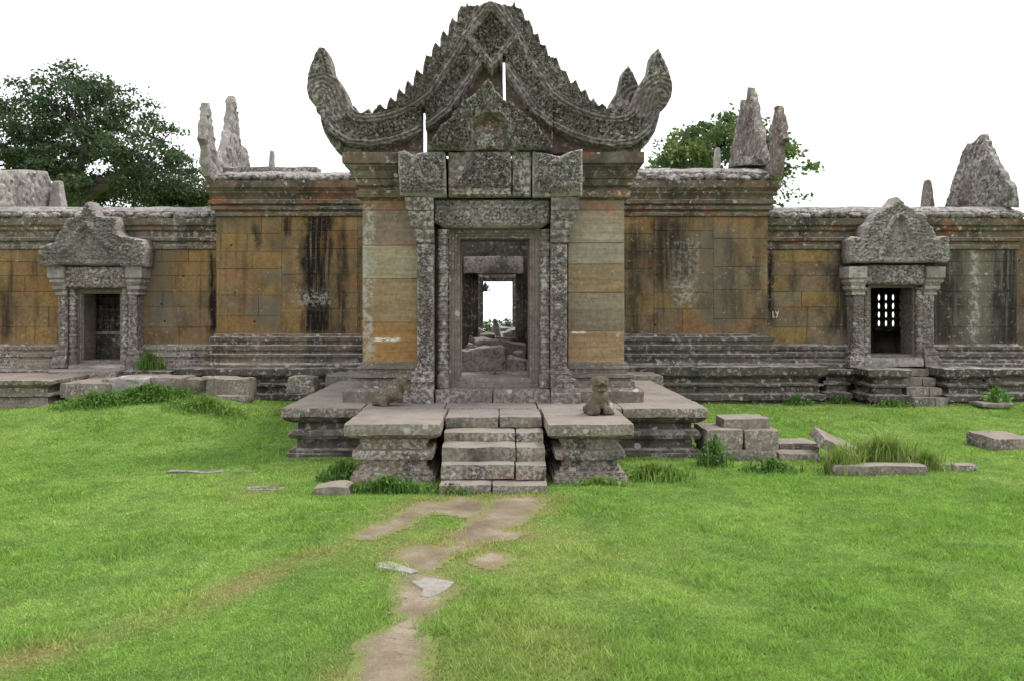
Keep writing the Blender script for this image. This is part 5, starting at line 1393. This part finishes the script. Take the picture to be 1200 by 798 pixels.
YELL = ((.2, .3, .07), (.26, .33, .1), (.15, .26, .05), (.28, .28, .12))
DK = ((.08, .16, .04), (.11, .2, .045), (.14, .24, .055))
def at(px, py, z=0.05): return G(px, py, z)
W = [
 ('grass_tuft', at(1035, 540), .65, .4, 620, 0, 'tallest pale grass tuft growing over the mossy block on the right', YELL, .3),
 ('grass_tuft', at(985, 548), .3, .3, 260, 40, 'tall grass tuft around the foot of the leaning slab', YELL, .2),
 ('grass_tuft', at(1085, 545), .35, .24, 220, 0, 'shorter grass tuft at the right end of the tall grass', YELL, .2),
 ('weed_clump', at(905, 546), .4, .16, 120, 260, 'leafy weeds at the foot of the right-hand block stack', DK, .15),
 ('weed_clump', at(838, 541), .22, .36, 40, 300, 'dark leafy weeds climbing the stack next to the platform', DK, .15),
 ('weed_clump', at(765, 556), .5, .17, 420, 200, 'thick grass and weeds against the right stair flank', YELL[:3] + DK[:1], .25),
 ('weed_clump', at(455, 571), .45, .16, 220, 260, 'low weeds along the foot of the left stair flank', DK, .1),
 ('weed_clump', at(530, 572), .3, .1, 120, 120, 'low weeds in front of the bottom step', DK, .1),
 ('weed_clump', at(402, 556), .3, .2, 160, 220, 'shaded weeds between the platform and the left stair flank', DK, .2),
 ('weed_clump', at(705, 565), .35, .1, 160, 60, 'short grass fringe along the foot of the right stair flank', YELL[:3], .08),
 ('weed_clump', at(175, 474, .33), .95, .26, 260, 1500, 'dense leafy weeds on the middle of the left mound', DK + ((.1, .19, .03),), .3),
 ('weed_clump', at(110, 476, .33), .75, .2, 200, 700, 'leafy weeds at the left end of the left mound', DK + ((.12, .2, .03),), .3),
 ('weed_clump', at(240, 478, .33), .7, .2, 320, 500, 'grassy weeds on the mound below the square cut block', YELL[:3] + DK[1:], .3),
 ('grass_tuft', at(352, 468, .15), .35, .42, 160, 30, 'thin arching grass tuft beside the small reddish block', YELL, .2),
 ('weed_clump', at(1045, 476, .1), .45, .14, 120, 160, 'weeds at the foot of the small steps on the right', DK, .2),
 ('weed_clump', at(935, 474, .1), .3, .2, 80, 90, 'small tuft of weeds at the foot of the right terrace', DK, .15),
 ('weed_clump', at(985, 472, .1), .25, .16, 80, 90, 'little weed tuft under the gap in the right terrace', DK, .15),
]
for k, (nm, (x, y), rad, h, nb, nl, lab, cols, ry) in enumerate(W): weed(nm, x, y, rad, h, nb, nl, lab, 'weeds around the ruins', cols, seed=k, rady=ry, bend=.8 if nl == 0 else .5)
weed('leafy_plant', X(1170, 16.8), 16.85, .3, .3, 20, 260, 'leafy plant growing on the small round edged slab', None, ((.12, .24, .05), (.16, .28, .07)), lsize=.08, z=.16, seed=50, rady=.2)
weed('weed_clump', X(178, 17.6), 17.5, .32, .34, 160, 160, 'green weeds growing on the terrace right of the left doorway', 'weeds around the ruins', DK + ((.12, .2, .03),), z=.78, seed=51, rady=.2)
weed('hanging_leaves', X(569, 25.8), 25.8, .13, .25, 0, 90, 'dark leaves hanging in the top corner of the rear doorway', None, ((.03, .06, .02),), z=2.5, seed=52, lsize=.09)

# ------------------------------------------------------------------ lawn
N = 640000
gyv = np.exp(rng.uniform(math.log(4.1), math.log(17.5), N)); gxv = rng.uniform(-1, 1, N) * (.66 * gyv + 2.4)
keep = np.ones(N, bool)
for (a, c, y0, y1) in ((-2.9, 2.82, YP, 18), (-1.76, 1.56, 9.95, 12), (-.66, .57, 9.5, 12), (-12.6, -2.2, 17.3, 19), (-11.5, -6.7, 15.7, 19), (2.3, 13.5, 17.2, 19)):
    keep &= ~((gxv > a) & (gxv < c) & (gyv > y0) & (gyv < y1))
sdv = dirt_sd(gxv, gyv)
keep &= (sdv + (fbm(np.stack([gxv * 6, gyv * 6, 0 * gxv], 1), 3, 77) - .5) * .22) > rng.uniform(-.06, .08, N)
keep &= rng.uniform(0, 1, N) > dry(gxv, gyv) * .55
gxv, gyv, sdv = gxv[keep], gyv[keep], sdv[keep]; n = len(gxv)
clump = fbm(np.stack([gxv * 2.5, gyv * 2.5, 0 * gxv], 1), 3, 91)
near = sstep(-.1, .35, sdv)
H = (.010 + .024 * sstep(.42, .8, clump)) * rng.uniform(.6, 1.4, n) * (.85 + .15 * near) * (1 + gyv * .035) + .004
Wd = (.0019 + .0005 * gyv) * rng.uniform(.7, 1.3, n)
th = rng.uniform(0, 2 * math.pi, n); ln = H * rng.uniform(.3, 1.3, n); ph = rng.uniform(0, 2 * math.pi, n)
zz = gz(gxv, gyv) - .002
V = np.zeros((n, 3, 3))
V[:, 0] = np.stack([gxv - np.cos(th) * Wd, gyv - np.sin(th) * Wd, zz], 1)
V[:, 1] = np.stack([gxv + np.cos(th) * Wd, gyv + np.sin(th) * Wd, zz], 1)
V[:, 2] = np.stack([gxv + np.cos(ph) * ln, gyv + np.sin(ph) * ln, zz + H], 1)
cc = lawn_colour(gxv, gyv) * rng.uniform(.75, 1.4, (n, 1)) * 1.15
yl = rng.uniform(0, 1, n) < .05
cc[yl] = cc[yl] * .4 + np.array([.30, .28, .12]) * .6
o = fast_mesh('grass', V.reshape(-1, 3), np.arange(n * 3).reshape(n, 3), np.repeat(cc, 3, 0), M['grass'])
tag(o, 'short green grass of the lawn', 'grass', kind='stuff')

# a scatter of grit and pebbles on the bare earth
b = MB(); rr = random.Random(9)
for k in range(110):
    q = PATHS[rr.choice((0, 0, 1, 3, 3, 3, 2, 5))]; i_ = rr.randrange(len(q)); j_ = rr.randrange(len(q)); w = rr.random()
    x, y = q[i_][0] * w + q[j_][0] * (1 - w) + rr.gauss(0, .05), q[i_][1] * w + q[j_][1] * (1 - w) + rr.gauss(0, .05); r_ = rr.uniform(.004, .012)
    rbox(b, (x, y, gz1(x, y) + r_ * .4), (r_ * 2, r_ * 1.6, r_ * 1.1), rot=(0, 0, rr.uniform(0, 3)), r=r_ * .5, seg=1, amp=r_ * .3, freq=30, seed=k)
tag(b.build('pebbles', M['block'], fix=False), 'small pebbles scattered on the bare path', 'pebbles', kind='stuff')
